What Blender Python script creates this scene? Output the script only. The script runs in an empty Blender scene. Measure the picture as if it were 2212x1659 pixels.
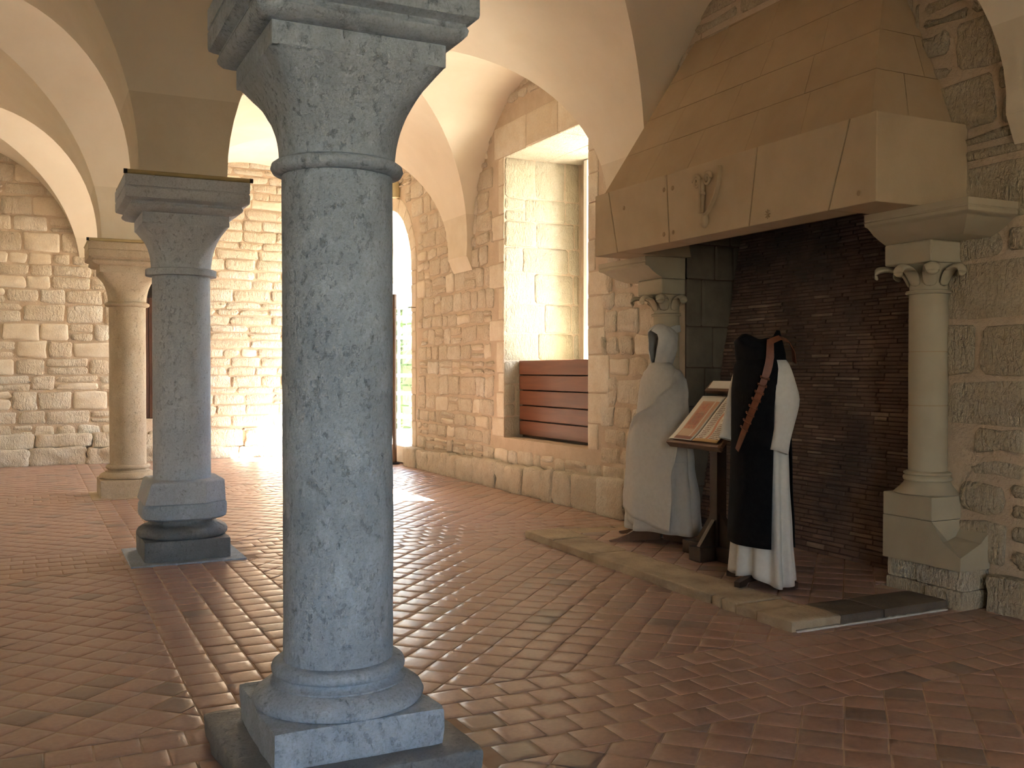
import bpy, bmesh, math, random
from mathutils import Vector, Matrix, noise
from mathutils.geometry import tessellate_polygon

R = math.radians
rnd = random.Random(7)
scene = bpy.context.scene
COL = scene.collection

# ------------------------------------------------------------------ camera
cam_data = bpy.data.cameras.new('camera')
cam_data.sensor_fit = 'HORIZONTAL'
cam_data.sensor_width = 36.0
cam_data.lens = 36.0 * 2140.0 / 2212.0
cam_data.clip_start = 0.05
cam = bpy.data.objects.new('camera', cam_data)
cam.location = (0, 0, 1.5)
cam.rotation_euler = (R(90 - 0.817), 0, R(-26.05))
COL.objects.link(cam)
scene.camera = cam

# ------------------------------------------------------------------ world and sun
SUN_DIR = Vector((-1.0, 0.44, -1.1)).normalized()
world = bpy.data.worlds.new('sky')
scene.world = world
world.use_nodes = True
wn = world.node_tree.nodes
wl = world.node_tree.links
wn.clear()
w_out = wn.new('ShaderNodeOutputWorld')
w_bg = wn.new('ShaderNodeBackground')
w_sky = wn.new('ShaderNodeTexSky')
w_sky.sky_type = 'NISHITA'
w_sky.sun_disc = False
w_sky.sun_elevation = R(45)
w_sky.sun_rotation = math.atan2(1.0, -0.44)
w_sky.air_density = 1.0
w_sky.dust_density = 1.0
w_bg.inputs['Strength'].default_value = 0.6
wl.new(w_sky.outputs[0], w_bg.inputs['Color'])
wl.new(w_bg.outputs[0], w_out.inputs['Surface'])

sun_data = bpy.data.lights.new('sun', 'SUN')
sun_data.energy = 38.0
sun_data.angle = R(0.53)
sun_data.color = (1.0, 0.97, 0.93)
sun = bpy.data.objects.new('sun', sun_data)
sun.rotation_euler = SUN_DIR.to_track_quat('-Z', 'Y').to_euler()
sun.location = (12, -4, 12)
COL.objects.link(sun)


def portal(name, loc, direction, sx, sy):
    """Sampling guide for the daylight that enters an opening; gives off no light of its own."""
    d = bpy.data.lights.new(name, 'AREA')
    d.shape = 'RECTANGLE'
    d.size, d.size_y = sx, sy
    d.cycles.is_portal = True
    o = bpy.data.objects.new(name, d)
    o.location = loc
    o.rotation_euler = Vector(direction).to_track_quat('-Z', 'Z').to_euler()
    COL.objects.link(o)


portal('window_daylight', (6.60, 10.2, 2.9), (-1, 0, 0), 1.6, 2.7)
portal('door_daylight', (6.62, 15.8, 2.0), (-1, 0, 0), 1.9, 3.5)
portal('near_window_daylight', (2.45, -6.42, 2.1), (0, 1, 0), 1.2, 2.4)
portal('near_window_daylight', (-1.35, -6.42, 2.1), (0, 1, 0), 1.9, 2.6)

vs = scene.view_settings
scene.display_settings.display_device = 'sRGB'
vs.view_transform = 'Standard'
vs.look = 'None'
vs.gamma = 1.0
vs.use_curve_mapping = False
vs.exposure = 2.5
scene.cycles.max_bounces = 7
scene.cycles.diffuse_bounces = 5
scene.cycles.glossy_bounces = 4
scene.cycles.transmission_bounces = 4
scene.cycles.transparent_max_bounces = 7
scene.cycles.sample_clamp_indirect = 12.0
scene.cycles.use_denoising = True
scene.cycles.adaptive_threshold = 0.04

# ------------------------------------------------------------------ materials
MATS = {}


class NT:
    """Small wrapper for building a node material."""
    def __init__(self, name):
        self.m = bpy.data.materials.new(name)
        self.m.use_nodes = True
        self.n = self.m.node_tree.nodes
        self.l = self.m.node_tree.links
        self.b = self.n['Principled BSDF']
        self.pos = self.n.new('ShaderNodeNewGeometry').outputs['Position']
        MATS[name] = self.m

    def link(self, a, b):
        self.l.new(a, b)

    def noise(self, scale, detail=4.0, rough=0.55, vec=None, dist=0.0):
        t = self.n.new('ShaderNodeTexNoise')
        t.inputs['Scale'].default_value = scale
        t.inputs['Detail'].default_value = detail
        t.inputs['Roughness'].default_value = rough
        t.inputs['Distortion'].default_value = dist
        self.link(vec or self.pos, t.inputs['Vector'])
        return t.outputs['Fac']

    def scaled(self, sx, sy, sz):
        m = self.n.new('ShaderNodeMapping')
        m.inputs['Scale'].default_value = (sx, sy, sz)
        self.link(self.pos, m.inputs['Vector'])
        return m.outputs['Vector']

    def ramp(self, fac, stops):
        r = self.n.new('ShaderNodeValToRGB')
        e = r.color_ramp.elements
        while len(e) < len(stops):
            e.new(0.5)
        for i, (p, c) in enumerate(stops):
            e[i].position = p
            e[i].color = (c, c, c, 1) if isinstance(c, (int, float)) else (*c, 1)
        self.link(fac, r.inputs['Fac'])
        return r.outputs['Color']

    def mix(self, fac, a, b, mode='MIX'):
        x = self.n.new('ShaderNodeMix')
        x.data_type = 'RGBA'
        x.blend_type = mode
        for k, v in ((0, fac), (6, a), (7, b)):
            if isinstance(v, (int, float)):
                x.inputs[k].default_value = v
            elif isinstance(v, tuple):
                x.inputs[k].default_value = (*v, 1)
            else:
                self.link(v, x.inputs[k])
        return x.outputs[2]

    def math(self, op, a, b=0.0, c=None):
        x = self.n.new('ShaderNodeMath')
        x.operation = op
        for k, v in ((0, a), (1, b), (2, c)):
            if v is None:
                continue
            if isinstance(v, (int, float)):
                x.inputs[k].default_value = v
            else:
                self.link(v, x.inputs[k])
        return x.outputs[0]

    def piece_random(self):
        """A number that differs from piece to piece, whether pieces are objects or islands of one mesh."""
        g = self.n.new('ShaderNodeNewGeometry').outputs['Random Per Island']
        o = self.n.new('ShaderNodeObjectInfo').outputs['Random']
        return self.math('FRACT', self.math('ADD', self.math('MULTIPLY', g, 7.31), self.math('MULTIPLY', o, 5.17)))

    def color(self, c):
        self.link(c, self.b.inputs['Base Color'])

    def bump(self, h, strength, dist):
        x = self.n.new('ShaderNodeBump')
        x.inputs['Strength'].default_value = strength
        x.inputs['Distance'].default_value = dist
        self.link(h, x.inputs['Height'])
        self.link(x.outputs[0], self.b.inputs['Normal'])

    def rough(self, v):
        if isinstance(v, (int, float)):
            self.b.inputs['Roughness'].default_value = v
        else:
            self.link(v, self.b.inputs['Roughness'])


def mat_stone(name, stops, bump=0.9, dist=0.012, tool=40.0, spec=0.25, stain=None, pale=None):
    t = NT(name)
    c = t.ramp(t.piece_random(), stops)
    n1 = t.noise(5.0, 6, 0.65)
    c = t.mix(t.ramp(n1, [(0.35, 0.0), (0.7, 0.55)]), c, stain or (0.45, 0.30, 0.16), 'MIX') if stain is not False else c
    n2 = t.noise(60.0, 4, 0.7)
    c = t.mix(0.35, c, t.ramp(n2, [(0.3, 0.55), (0.65, 1.0)]), 'MULTIPLY')
    t.color(c)
    t.rough(0.92)
    t.b.inputs['Specular IOR Level'].default_value = spec
    tl = t.noise(tool, 3, 0.6, t.scaled(1.0, 1.0, 0.45), 0.8)
    h = t.math('ADD', t.math('MULTIPLY', tl, 0.8), t.math('MULTIPLY', n1, 0.6))
    h = t.math('ADD', h, t.math('MULTIPLY', n2, 0.25))
    t.bump(h, bump, dist)
    return t.m


mat_stone('rubble_stone', [(0.0, (0.68, 0.595, 0.46)), (0.35, (0.77, 0.70, 0.575)), (0.7, (0.73, 0.635, 0.49)), (1.0, (0.82, 0.77, 0.665))],
          1.0, 0.045, 30.0, stain=(0.60, 0.46, 0.31))
mat_stone('shaded_rubble', [(0.0, (0.54, 0.465, 0.335)), (0.35, (0.62, 0.55, 0.42)), (0.7, (0.57, 0.49, 0.355)), (1.0, (0.67, 0.62, 0.50))],
          1.0, 0.045, 30.0, stain=(0.42, 0.32, 0.20))  # rubble stone again, darkened to paint in the dimmer light near the fireplace
mat_stone('dressed_stone', [(0.0, (0.75, 0.67, 0.54)), (0.5, (0.80, 0.73, 0.605)), (1.0, (0.71, 0.62, 0.48))], 0.7, 0.010, 50.0,
          stain=(0.62, 0.48, 0.32))
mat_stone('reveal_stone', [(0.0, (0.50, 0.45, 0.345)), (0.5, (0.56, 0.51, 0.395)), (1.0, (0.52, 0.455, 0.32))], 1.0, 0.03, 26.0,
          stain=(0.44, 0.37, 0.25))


def mat_simple(name, base, second, nscale, rough=0.9, bump=0.3, dist=0.004, spec=0.3, bscale=None, lo=0.35, hi=0.7):
    t = NT(name)
    n1 = t.noise(nscale, 6, 0.6)
    c = t.mix(t.ramp(n1, [(lo, 0.0), (hi, 1.0)]), base, second)
    t.color(c)
    t.rough(rough)
    t.b.inputs['Specular IOR Level'].default_value = spec
    if bump:
        h = t.math('ADD', t.math('MULTIPLY', t.noise(bscale or nscale * 8, 4, 0.65), 0.6), t.math('MULTIPLY', n1, 0.6))
        t.bump(h, bump, dist)
    return t.m


mat_simple('mortar', (0.55, 0.435, 0.315), (0.62, 0.505, 0.38), 6.0, 0.95, 0.8, 0.02)
mat_simple('vault_plaster', (0.77, 0.695, 0.565), (0.70, 0.615, 0.48), 1.6, 0.92, 0.25, 0.006, 0.2, 14.0, 0.3, 0.8)
mat_simple('springer_stone', (0.70, 0.625, 0.495), (0.64, 0.555, 0.42), 3.0, 0.92, 0.4, 0.006, 0.2, 40.0)
mat_simple('hood_stone', (0.47, 0.355, 0.225), (0.42, 0.31, 0.19), 2.2, 0.92, 0.3, 0.003, 0.2, 60.0)
mat_simple('mantel_stone', (0.49, 0.385, 0.255), (0.44, 0.34, 0.22), 3.0, 0.92, 0.4, 0.004, 0.2, 70.0)
mat_simple('jamb_stone', (0.45, 0.395, 0.29), (0.40, 0.345, 0.245), 3.0, 0.9, 0.35, 0.004, 0.25, 60.0)
mat_simple('joint_line', (0.38, 0.28, 0.17), (0.33, 0.24, 0.14), 9.0, 0.95, 0.2, 0.003)


def mat_column(name, a, b, pale, rough=0.8):
    """Weathered limestone with pits and pale lime patches."""
    t = NT(name)
    n1 = t.noise(2.6, 7, 0.6)
    c = t.mix(t.ramp(n1, [(0.32, 0.0), (0.70, 1.0)]), a, b)
    n3 = t.noise(9.0, 6, 0.72, t.scaled(1, 1, 0.6))
    c = t.mix(t.ramp(n3, [(0.52, 0.0), (0.70, 0.55)]), c, pale)
    sp = t.noise(90.0, 4, 0.7)
    c = t.mix(0.40, c, t.ramp(sp, [(0.34, 0.45), (0.54, 1.0)]), 'MULTIPLY')
    pt = t.noise(34.0, 6, 0.72, t.scaled(1, 1, 0.75))
    c = t.mix(t.ramp(pt, [(0.31, 0.7), (0.38, 0.0)]), c, (a[0] * .40, a[1] * .38, a[2] * .34))
    t.color(c)
    t.rough(rough)
    t.b.inputs['Specular IOR Level'].default_value = 0.35
    pits = t.ramp(pt, [(0.31, 0.0), (0.44, 1.0)])
    h = t.math('ADD', t.math('MULTIPLY', pits, 0.6), t.math('MULTIPLY', sp, 0.5))
    h = t.math('ADD', h, t.math('MULTIPLY', n3, 0.6))
    t.bump(h, 0.8, 0.010)
    return t.m


mat_column('grey_limestone', (0.47, 0.56, 0.665), (0.34, 0.405, 0.48), (0.62, 0.73, 0.86))
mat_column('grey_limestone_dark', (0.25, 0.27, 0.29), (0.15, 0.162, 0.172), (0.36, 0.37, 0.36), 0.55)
mat_column('smooth_limestone', (0.59, 0.635, 0.70), (0.49, 0.53, 0.59), (0.66, 0.70, 0.76))
mat_column('cream_limestone', (0.62, 0.52, 0.37), (0.50, 0.40, 0.27), (0.70, 0.61, 0.46))


def mat_tile(name, stops, rough_lo, rough_hi):
    t = NT(name)
    pr = t.piece_random()
    c = t.ramp(pr, stops)
    n1 = t.noise(2.5, 5, 0.6)
    c = t.mix(t.ramp(n1, [(0.4, 0.0), (0.75, 0.5)]), c, (0.39, 0.24, 0.17))
    n2 = t.noise(38.0, 5, 0.7)
    c = t.mix(0.45, c, t.ramp(n2, [(0.3, 0.6), (0.65, 1.05)]), 'MULTIPLY')
    t.color(c)
    mixr = t.math('MULTIPLY_ADD', t.noise(7.0, 4, 0.6), rough_hi - rough_lo, rough_lo)
    t.rough(mixr)
    t.b.inputs['Specular IOR Level'].default_value = 0.5
    h = t.math('ADD', t.math('MULTIPLY', t.noise(14.0, 4, 0.6), 0.8), t.math('MULTIPLY', n2, 0.15))
    t.bump(h, 0.25, 0.006)
    return t.m


mat_tile('terracotta', [(0.0, (0.375, 0.235, 0.182)), (0.3, (0.425, 0.266, 0.205)), (0.6, (0.395, 0.256, 0.200)), (0.88, (0.445, 0.295, 0.228)),
                        (0.93, (0.27, 0.195, 0.155)), (1.0, (0.24, 0.172, 0.14))], 0.285, 0.36)
mat_simple('floor_joint', (0.50, 0.38, 0.28), (0.40, 0.28, 0.19), 5.0, 0.85, 0.3, 0.004)


def mat_brick():
    t = NT('fire_brick')
    c = t.ramp(t.piece_random(), [(0.0, (0.17, 0.108, 0.078)), (0.5, (0.20, 0.126, 0.092)), (0.92, (0.24, 0.152, 0.11)), (1.0, (0.34, 0.25, 0.185))])
    s = t.noise(1.1, 5, 0.6)
    c = t.mix(t.ramp(s, [(0.42, 0.0), (0.62, 0.8)]), c, (0.055, 0.046, 0.040))
    t.color(c)
    t.rough(0.9)
    t.bump(t.noise(45.0, 4, 0.7), 0.6, 0.006)


mat_brick()
mat_simple('soot_mortar', (0.08, 0.056, 0.042), (0.12, 0.080, 0.058), 4.0, 0.95, 0.5, 0.006)
mat_simple('sooty_stone', (0.20, 0.165, 0.12), (0.11, 0.092, 0.07), 2.4, 0.9, 0.6, 0.008)
mat_simple('hearth_stone', (0.47, 0.38, 0.26), (0.27, 0.21, 0.15), 4.0, 0.75, 1.0, 0.02, 0.3, 30.0, 0.4, 0.75)
mat_simple('hearth_stone_dark', (0.16, 0.13, 0.10), (0.09, 0.075, 0.06), 4.0, 0.6, 0.7, 0.010, 0.3, 30.0)
mat_simple('wool_white', (0.58, 0.565, 0.53), (0.53, 0.515, 0.48), 30.0, 0.95, 0.35, 0.0015, 0.1, 420.0)
mat_simple('wool_black', (0.006, 0.006, 0.007), (0.010, 0.010, 0.011), 30.0, 0.95, 0.3, 0.0015, 0.1, 420.0)
mat_simple('leather', (0.20, 0.062, 0.026), (0.13, 0.040, 0.018), 18.0, 0.5, 0.3, 0.001, 0.4, 120.0)
mat_simple('bronze_metal', (0.12, 0.065, 0.032), (0.09, 0.05, 0.026), 12.0, 0.45, 0.1, 0.001, 0.5)
mat_simple('ochre_paint', (0.42, 0.33, 0.16), (0.36, 0.28, 0.13), 9.0, 0.5, 0.1, 0.001, 0.4)
mat_simple('beige_paint', (0.50, 0.44, 0.26), (0.46, 0.40, 0.24), 9.0, 0.5, 0.0)
mat_simple('black_plastic', (0.010, 0.010, 0.010), (0.016, 0.016, 0.016), 20.0, 0.5, 0.0)
mat_simple('white_paint', (0.82, 0.81, 0.78), (0.76, 0.75, 0.71), 4.0, 0.5, 0.05, 0.001)
mat_simple('path_gravel', (0.34, 0.31, 0.26), (0.28, 0.25, 0.20), 12.0, 0.95, 0.4, 0.01)
mat_simple('hedge_leaf', (0.030, 0.065, 0.014), (0.055, 0.10, 0.022), 9.0, 0.7, 0.3, 0.01)
mat_simple('lime', (0.62, 0.62, 0.58), (0.52, 0.51, 0.47), 20.0, 0.9, 0.4, 0.004)
mat_simple('paper', (0.80, 0.77, 0.70), (0.76, 0.72, 0.64), 10.0, 0.6, 0.0)
mat_simple('dark_void', (0.02, 0.018, 0.016), (0.03, 0.025, 0.02), 6.0, 0.95, 0.0)


def mat_wood(name, a, b, axis, rough=0.5, scale=14.0):
    t = NT(name)
    sc = [scale, scale, scale]
    sc['xyz'.index(axis)] = scale * 0.06
    v = t.scaled(*sc)
    n1 = t.noise(1.0, 5, 0.6, v, 0.6)
    c = t.mix(t.ramp(n1, [(0.3, 0.0), (0.72, 1.0)]), a, b)
    c = t.mix(0.3, c, t.ramp(t.piece_random(), [(0.0, 0.6), (1.0, 1.0)]), 'MULTIPLY')
    t.color(c)
    t.rough(rough)
    t.bump(n1, 0.25, 0.002)
    return t.m


mat_wood('shutter_wood', (0.22, 0.080, 0.040), (0.14, 0.048, 0.024), 'y', 0.38)
mat_wood('door_wood', (0.085, 0.033, 0.018), (0.055, 0.022, 0.012), 'z', 0.5)
mat_wood('oak_dark', (0.055, 0.032, 0.020), (0.032, 0.019, 0.012), 'y', 0.5)
mat_wood('oak_brown', (0.19, 0.10, 0.055), (0.13, 0.067, 0.036), 'y', 0.5)
mat_wood('lintel_wood', (0.16, 0.055, 0.024), (0.09, 0.034, 0.016), 'y', 0.6)

t = NT('window_glass')
t.b.inputs['Transmission Weight'].default_value = 1.0
t.b.inputs['Roughness'].default_value = 0.0
t.b.inputs['IOR'].default_value = 1.0
t.b.inputs['Base Color'].default_value = (0.96, 0.98, 0.97, 1)
# thin clear pane: mostly transparent with a faint mirror film
g_tr = t.n.new('ShaderNodeBsdfTransparent')
g_gl = t.n.new('ShaderNodeBsdfGlossy')
g_gl.inputs['Roughness'].default_value = 0.02
g_mx = t.n.new('ShaderNodeMixShader')
g_tr.inputs['Color'].default_value = (0.95, 0.97, 0.96, 1)
g_mx.inputs[0].default_value = 0.06
t.link(g_tr.outputs[0], g_mx.inputs[1])
t.link(g_gl.outputs[0], g_mx.inputs[2])
t.link(g_mx.outputs[0], t.n['Material Output'].inputs['Surface'])


def mat_page(name, kind):
    """Flat print of a manuscript page; uses the sheet's own UV square."""
    t = NT(name)
    uv = t.n.new('ShaderNodeTexCoord').outputs['UV']
    sep = t.n.new('ShaderNodeSeparateXYZ')
    t.link(uv, sep.inputs[0])
    u, v = sep.outputs[0], sep.outputs[1]

    def box(u0, u1, v0, v1):
        a = t.math('MULTIPLY', t.math('GREATER_THAN', u, u0), t.math('LESS_THAN', u, u1))
        b = t.math('MULTIPLY', t.math('GREATER_THAN', v, v0), t.math('LESS_THAN', v, v1))
        return t.math('MULTIPLY', a, b)

    def lines(n, duty):
        return t.math('LESS_THAN', t.math('FRACT', t.math('MULTIPLY', v, n)), duty)
    nz = t.noise(9.0, 4, 0.6, uv)
    words = t.math('GREATER_THAN', t.noise(42.0, 2, 0.5, uv), 0.42)
    paper = (0.74, 0.70, 0.62)
    c = paper
    if kind == 'picture':
        c = t.mix(box(0.20, 0.92, 0.06, 0.88), c, (0.55, 0.30, 0.17))
        c = t.mix(box(0.25, 0.70, 0.10, 0.84), c, t.ramp(nz, [(0.35, (0.42, 0.11, 0.05)), (0.55, (0.55, 0.24, 0.12)), (0.7, (0.22, 0.20, 0.12))]))
        c = t.mix(box(0.73, 0.78, 0.02, 0.92), c, (0.72, 0.62, 0.50))
        c = t.mix(box(0.25, 0.72, 0.10, 0.26), c, (0.60, 0.42, 0.27))
        c = t.mix(t.math('MULTIPLY', box(0.28, 0.66, 0.34, 0.60), lines(34, 0.4)), c, (0.24, 0.06, 0.03))
        c = t.mix(box(0.20, 0.92, 0.02, 0.09), c, (0.26, 0.09, 0.05))
    else:
        ink = (0.16, 0.085, 0.045)
        c = t.mix(t.math('MULTIPLY', t.math('MULTIPLY', box(0.08, 0.34, 0.06, 0.95), lines(26, 0.5)), words), c, ink)
        c = t.mix(t.math('MULTIPLY', t.math('MULTIPLY', box(0.56, 0.93, 0.06, 0.42), lines(26, 0.5)), words), c, ink)
        c = t.mix(t.math('MULTIPLY', t.math('MULTIPLY', box(0.62, 0.90, 0.86, 0.95), lines(26, 0.5)), words), c, ink)
        vine = t.math('LESS_THAN', t.math('ABSOLUTE', t.math('SUBTRACT', u, t.math('MULTIPLY_ADD', t.math('SINE', t.math('MULTIPLY', v, 9.0)), 0.05, 0.45))), 0.045)
        c = t.mix(vine, c, (0.58, 0.25, 0.15))
        c = t.mix(box(0.52, 0.90, 0.46, 0.66), c, t.ramp(nz, [(0.4, (0.30, 0.36, 0.26)), (0.6, (0.55, 0.30, 0.20))]))
        c = t.mix(box(0.50, 0.80, 0.66, 0.80), c, t.ramp(nz, [(0.4, (0.56, 0.26, 0.15)), (0.6, (0.72, 0.62, 0.50))]))
        c = t.mix(t.math('LESS_THAN', v, 0.07), c, (0.50, 0.30, 0.10))
    t.color(c)
    t.rough(0.45)


mat_page('page_picture', 'picture')
mat_page('page_text', 'text')

# ------------------------------------------------------------------ mesh helpers


def link(o, parent=None):
    COL.objects.link(o)
    if parent is not None:
        o.parent = parent
    return o


class MB:
    """Collects vertices and faces, then builds ONE mesh object."""
    def __init__(self):
        self.v, self.f, self.uv = [], [], None

    def add(self, verts, faces):
        k = len(self.v)
        self.v.extend([tuple(p) for p in verts])
        self.f.extend([tuple(i + k for i in q) for q in faces])
        return self

    def box(self, x0, x1, y0, y1, z0, z1):
        p = [(x, y, z) for z in (z0, z1) for y in (y0, y1) for x in (x0, x1)]
        return self.add(p, [(0, 2, 3, 1), (4, 5, 7, 6), (0, 1, 5, 4), (2, 6, 7, 3), (0, 4, 6, 2), (1, 3, 7, 5)])

    def hexa(self, p):
        """eight points: bottom four counter-clockwise, top four above them"""
        return self.add(p, [(3, 2, 1, 0), (4, 5, 6, 7), (0, 1, 5, 4), (1, 2, 6, 5), (2, 3, 7, 6), (3, 0, 4, 7)])

    def loft(self, rings, close=True, cap0=True, cap1=True):
        n = len(rings[0])
        k = len(self.v)
        for r in rings:
            self.v.extend([tuple(p) for p in r])
        for i in range(len(rings) - 1):
            for j in range(n if close else n - 1):
                a, b = k + i * n + j, k + i * n + (j + 1) % n
                self.f.append((a, b, b + n, a + n))
        if cap0:
            self.f.append(tuple(k + j for j in reversed(range(n))))
        if cap1:
            self.f.append(tuple(k + (len(rings) - 1) * n + j for j in range(n)))
        return self

    def lathe(self, prof, c, seg=48):
        rings = []
        for r, z in prof:
            rings.append([(c[0] + r * math.cos(2 * math.pi * j / seg), c[1] + r * math.sin(2 * math.pi * j / seg), c[2] + z) for j in range(seg)])
        return self.loft(rings)

    def square(self, prof, c, rad=0.0):
        """moulding that runs round a square: prof is (half width, z)"""
        rings = []
        for h, z in prof:
            if rad:
                q = []
                for sx, sy, a0 in ((1, 1, 0), (-1, 1, 90), (-1, -1, 180), (1, -1, 270)):
                    for a in (0, 45, 90):
                        q.append((c[0] + sx * (h - rad) + rad * math.cos(R(a0 + a)), c[1] + sy * (h - rad) + rad * math.sin(R(a0 + a)), c[2] + z))
            else:
                q = [(c[0] + sx * h, c[1] + sy * h, c[2] + z) for sx, sy in ((1, 1), (-1, 1), (-1, -1), (1, -1))]
            rings.append(q)
        return self.loft(rings)

    def tube(self, pts, r, seg=8, caps=True):
        pts = [Vector(p) for p in pts]
        rings = []
        up = None
        for i, p in enumerate(pts):
            d = (pts[min(i + 1, len(pts) - 1)] - pts[max(i - 1, 0)]).normalized()
            if up is None:
                up = Vector((0, 0, 1)) if abs(d.z) < 0.9 else Vector((1, 0, 0))
            s = d.cross(up).normalized()
            up = s.cross(d).normalized()
            rr = r[i] if isinstance(r, (list, tuple)) else r
            rings.append([p + s * (rr * math.cos(2 * math.pi * j / seg)) + up * (rr * math.sin(2 * math.pi * j / seg)) for j in range(seg)])
        return self.loft(rings, True, caps, caps)

    def build(self, name, mat, parent=None, smooth=False, angle=None, solid=0.0, bevel=0.0, sub=0):
        me = bpy.data.meshes.new(name)
        me.from_pydata(self.v, [], self.f)
        me.validate()
        if smooth:
            me.shade_smooth()
            if angle:
                me.set_sharp_from_angle(angle=R(angle))
        me.materials.append(MATS[mat])
        if self.uv:
            l = me.uv_layers.new(name='UVMap')
            for lp in me.loops:
                l.data[lp.index].uv = self.uv[lp.vertex_index]
        o = bpy.data.objects.new(name, me)
        link(o, parent)
        if bevel:
            md = o.modifiers.new('round', 'BEVEL')
            md.width = bevel
            md.segments = 2
            md.limit_method = 'ANGLE'
        if sub:
            md = o.modifiers.new('smooth', 'SUBSURF')
            md.levels = md.render_levels = sub
        if solid:
            md = o.modifiers.new('thickness', 'SOLIDIFY')
            md.thickness = solid
            md.offset = 0
        return o


def empty(name, loc=(0, 0, 0)):
    o = bpy.data.objects.new(name, None)
    o.location = loc
    o.empty_display_size = 0.1
    return link(o)


def tag(o, label=None, cat=None, group=None, kind=None):
    if label:
        o['label'] = label
    if cat:
        o['category'] = cat
    if group:
        o['group'] = group
    if kind:
        o['kind'] = kind
    return o


def copy_tree(o, parent=None):
    c = o.copy()
    COL.objects.link(c)
    c.parent = parent
    for ch in list(o.children):
        copy_tree(ch, c)
    return c


CS, CC = math.sin(R(26.05)), math.cos(R(26.05))


def seen_at(p):
    """rough position of a point in the frame: used only to skip pieces far outside the picture and rank the rest by size"""
    z = p[0] * CS + p[1] * CC
    if z < 0.3:
        return None
    l = p[0] * CC - p[1] * CS
    return (1106 + 2140 * l / z, 799 - (p[2] - 1.5) * 2140 / z, 2140 / z)


def in_view(p, margin=450):
    s = seen_at(p)
    return s is not None and -margin < s[0] < 2212 + margin and -margin < s[1] < 1659 + margin


def strictly(p):
    s = seen_at(p)
    return s is not None and -20 < s[0] < 2232 and -20 < s[1] < 1679


def rock_block(name, mat, parent, x0, x1, y0, y1, z0, z1, amp=0.02, seed=0, n=(4, 4, 3), rad=0.02):
    """one rough hewn stone: a finely divided block with worn edges"""
    bm = bmesh.new()
    bmesh.ops.create_cube(bm, size=1.0)
    bmesh.ops.subdivide_edges(bm, edges=bm.edges[:], cuts=max(n), use_grid_fill=True)
    sx, sy, sz = x1 - x0, y1 - y0, z1 - z0
    cx, cy, cz = (x0 + x1) / 2, (y0 + y1) / 2, (z0 + z1) / 2
    for v in bm.verts:
        p = Vector((v.co.x * sx, v.co.y * sy, v.co.z * sz))
        q = Vector((max(-sx / 2 + rad, min(sx / 2 - rad, p.x)), max(-sy / 2 + rad, min(sy / 2 - rad, p.y)), max(-sz / 2 + rad, min(sz / 2 - rad, p.z))))
        d = p - q
        if d.length > 1e-6:
            p = q + d.normalized() * min(d.length, rad * 1.15)
        w = Vector((cx, cy, cz)) + p
        nz = noise.noise(w * 5.0 + Vector((seed, 0, 0))) + 0.5 * noise.noise(w * 13.0 + Vector((0, seed, 0)))
        v.co = w + (p.normalized() if p.length > 1e-6 else Vector((0, 0, 1))) * (amp * nz)
    me = bpy.data.meshes.new(name)
    bm.to_mesh(me)
    bm.free()
    me.shade_smooth()
    me.set_sharp_from_angle(angle=R(50))
    me.materials.append(MATS[mat])
    return link(bpy.data.objects.new(name, me), parent)
# ------------------------------------------------------------------ plan of the hall (metres)
XW = 5.45                      # face of the wall with window, door and fireplace
XL = -3.2                      # far side wall, out of view
YF = 17.3                      # face of the end wall
YN = -5.2                      # wall behind the camera
XC = 1.10                      # line of columns
YC = [-0.7, 3.78, 8.38, 12.68]  # columns along that line
HALF = 0.33                    # half width of the springer block over a column
SPRING, RISE = 3.05, 2.0
TOP = 5.5


# ------------------------------------------------------------------ stones laid in a wall
def stone_mesh(poly, frame, proud, rs, dome=0.004):
    """one stone: an uneven outline (list of (u, v)) set in the wall, its face standing proud of the mortar"""
    o, U, V, N = frame
    cu = sum(p[0] for p in poly) / len(poly)
    cv = sum(p[1] for p in poly) / len(poly)
    w = max(p[0] for p in poly) - min(p[0] for p in poly)
    h = max(p[1] for p in poly) - min(p[1] for p in poly)
    inset = min(0.014, 0.18 * min(w, h))
    n = len(poly)
    rings = []
    for ins, d in ((0.0, -0.02), (0.0, proud * 0.35), (inset * 0.55, proud * 0.9), (inset * 2.4, proud + dome)):
        fu = max(0.1, 1 - 2 * ins / max(w, 1e-3))
        fv = max(0.1, 1 - 2 * ins / max(h, 1e-3))
        r = []
        for (u, v) in poly:
            dd = d + (rs.uniform(-0.35, 0.35) * proud if d > proud * 0.8 else 0)
            r.append(o + U * (cu + (u - cu) * fu) + V * (cv + (v - cv) * fv) + N * dd)
        rings.append(r)
    v = [p for r in rings for p in r]
    v.append(o + U * cu + V * cv + N * (proud + dome * 1.5 + rs.uniform(-0.3, 0.3) * proud))
    f = []
    for i in range(3):
        for j in range(n):
            a, b = i * n + j, i * n + (j + 1) % n
            f.append((a, b, b + n, a + n))
    for j in range(n):
        f.append((3 * n + j, 3 * n + (j + 1) % n, 4 * n))
    return v, f


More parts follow.
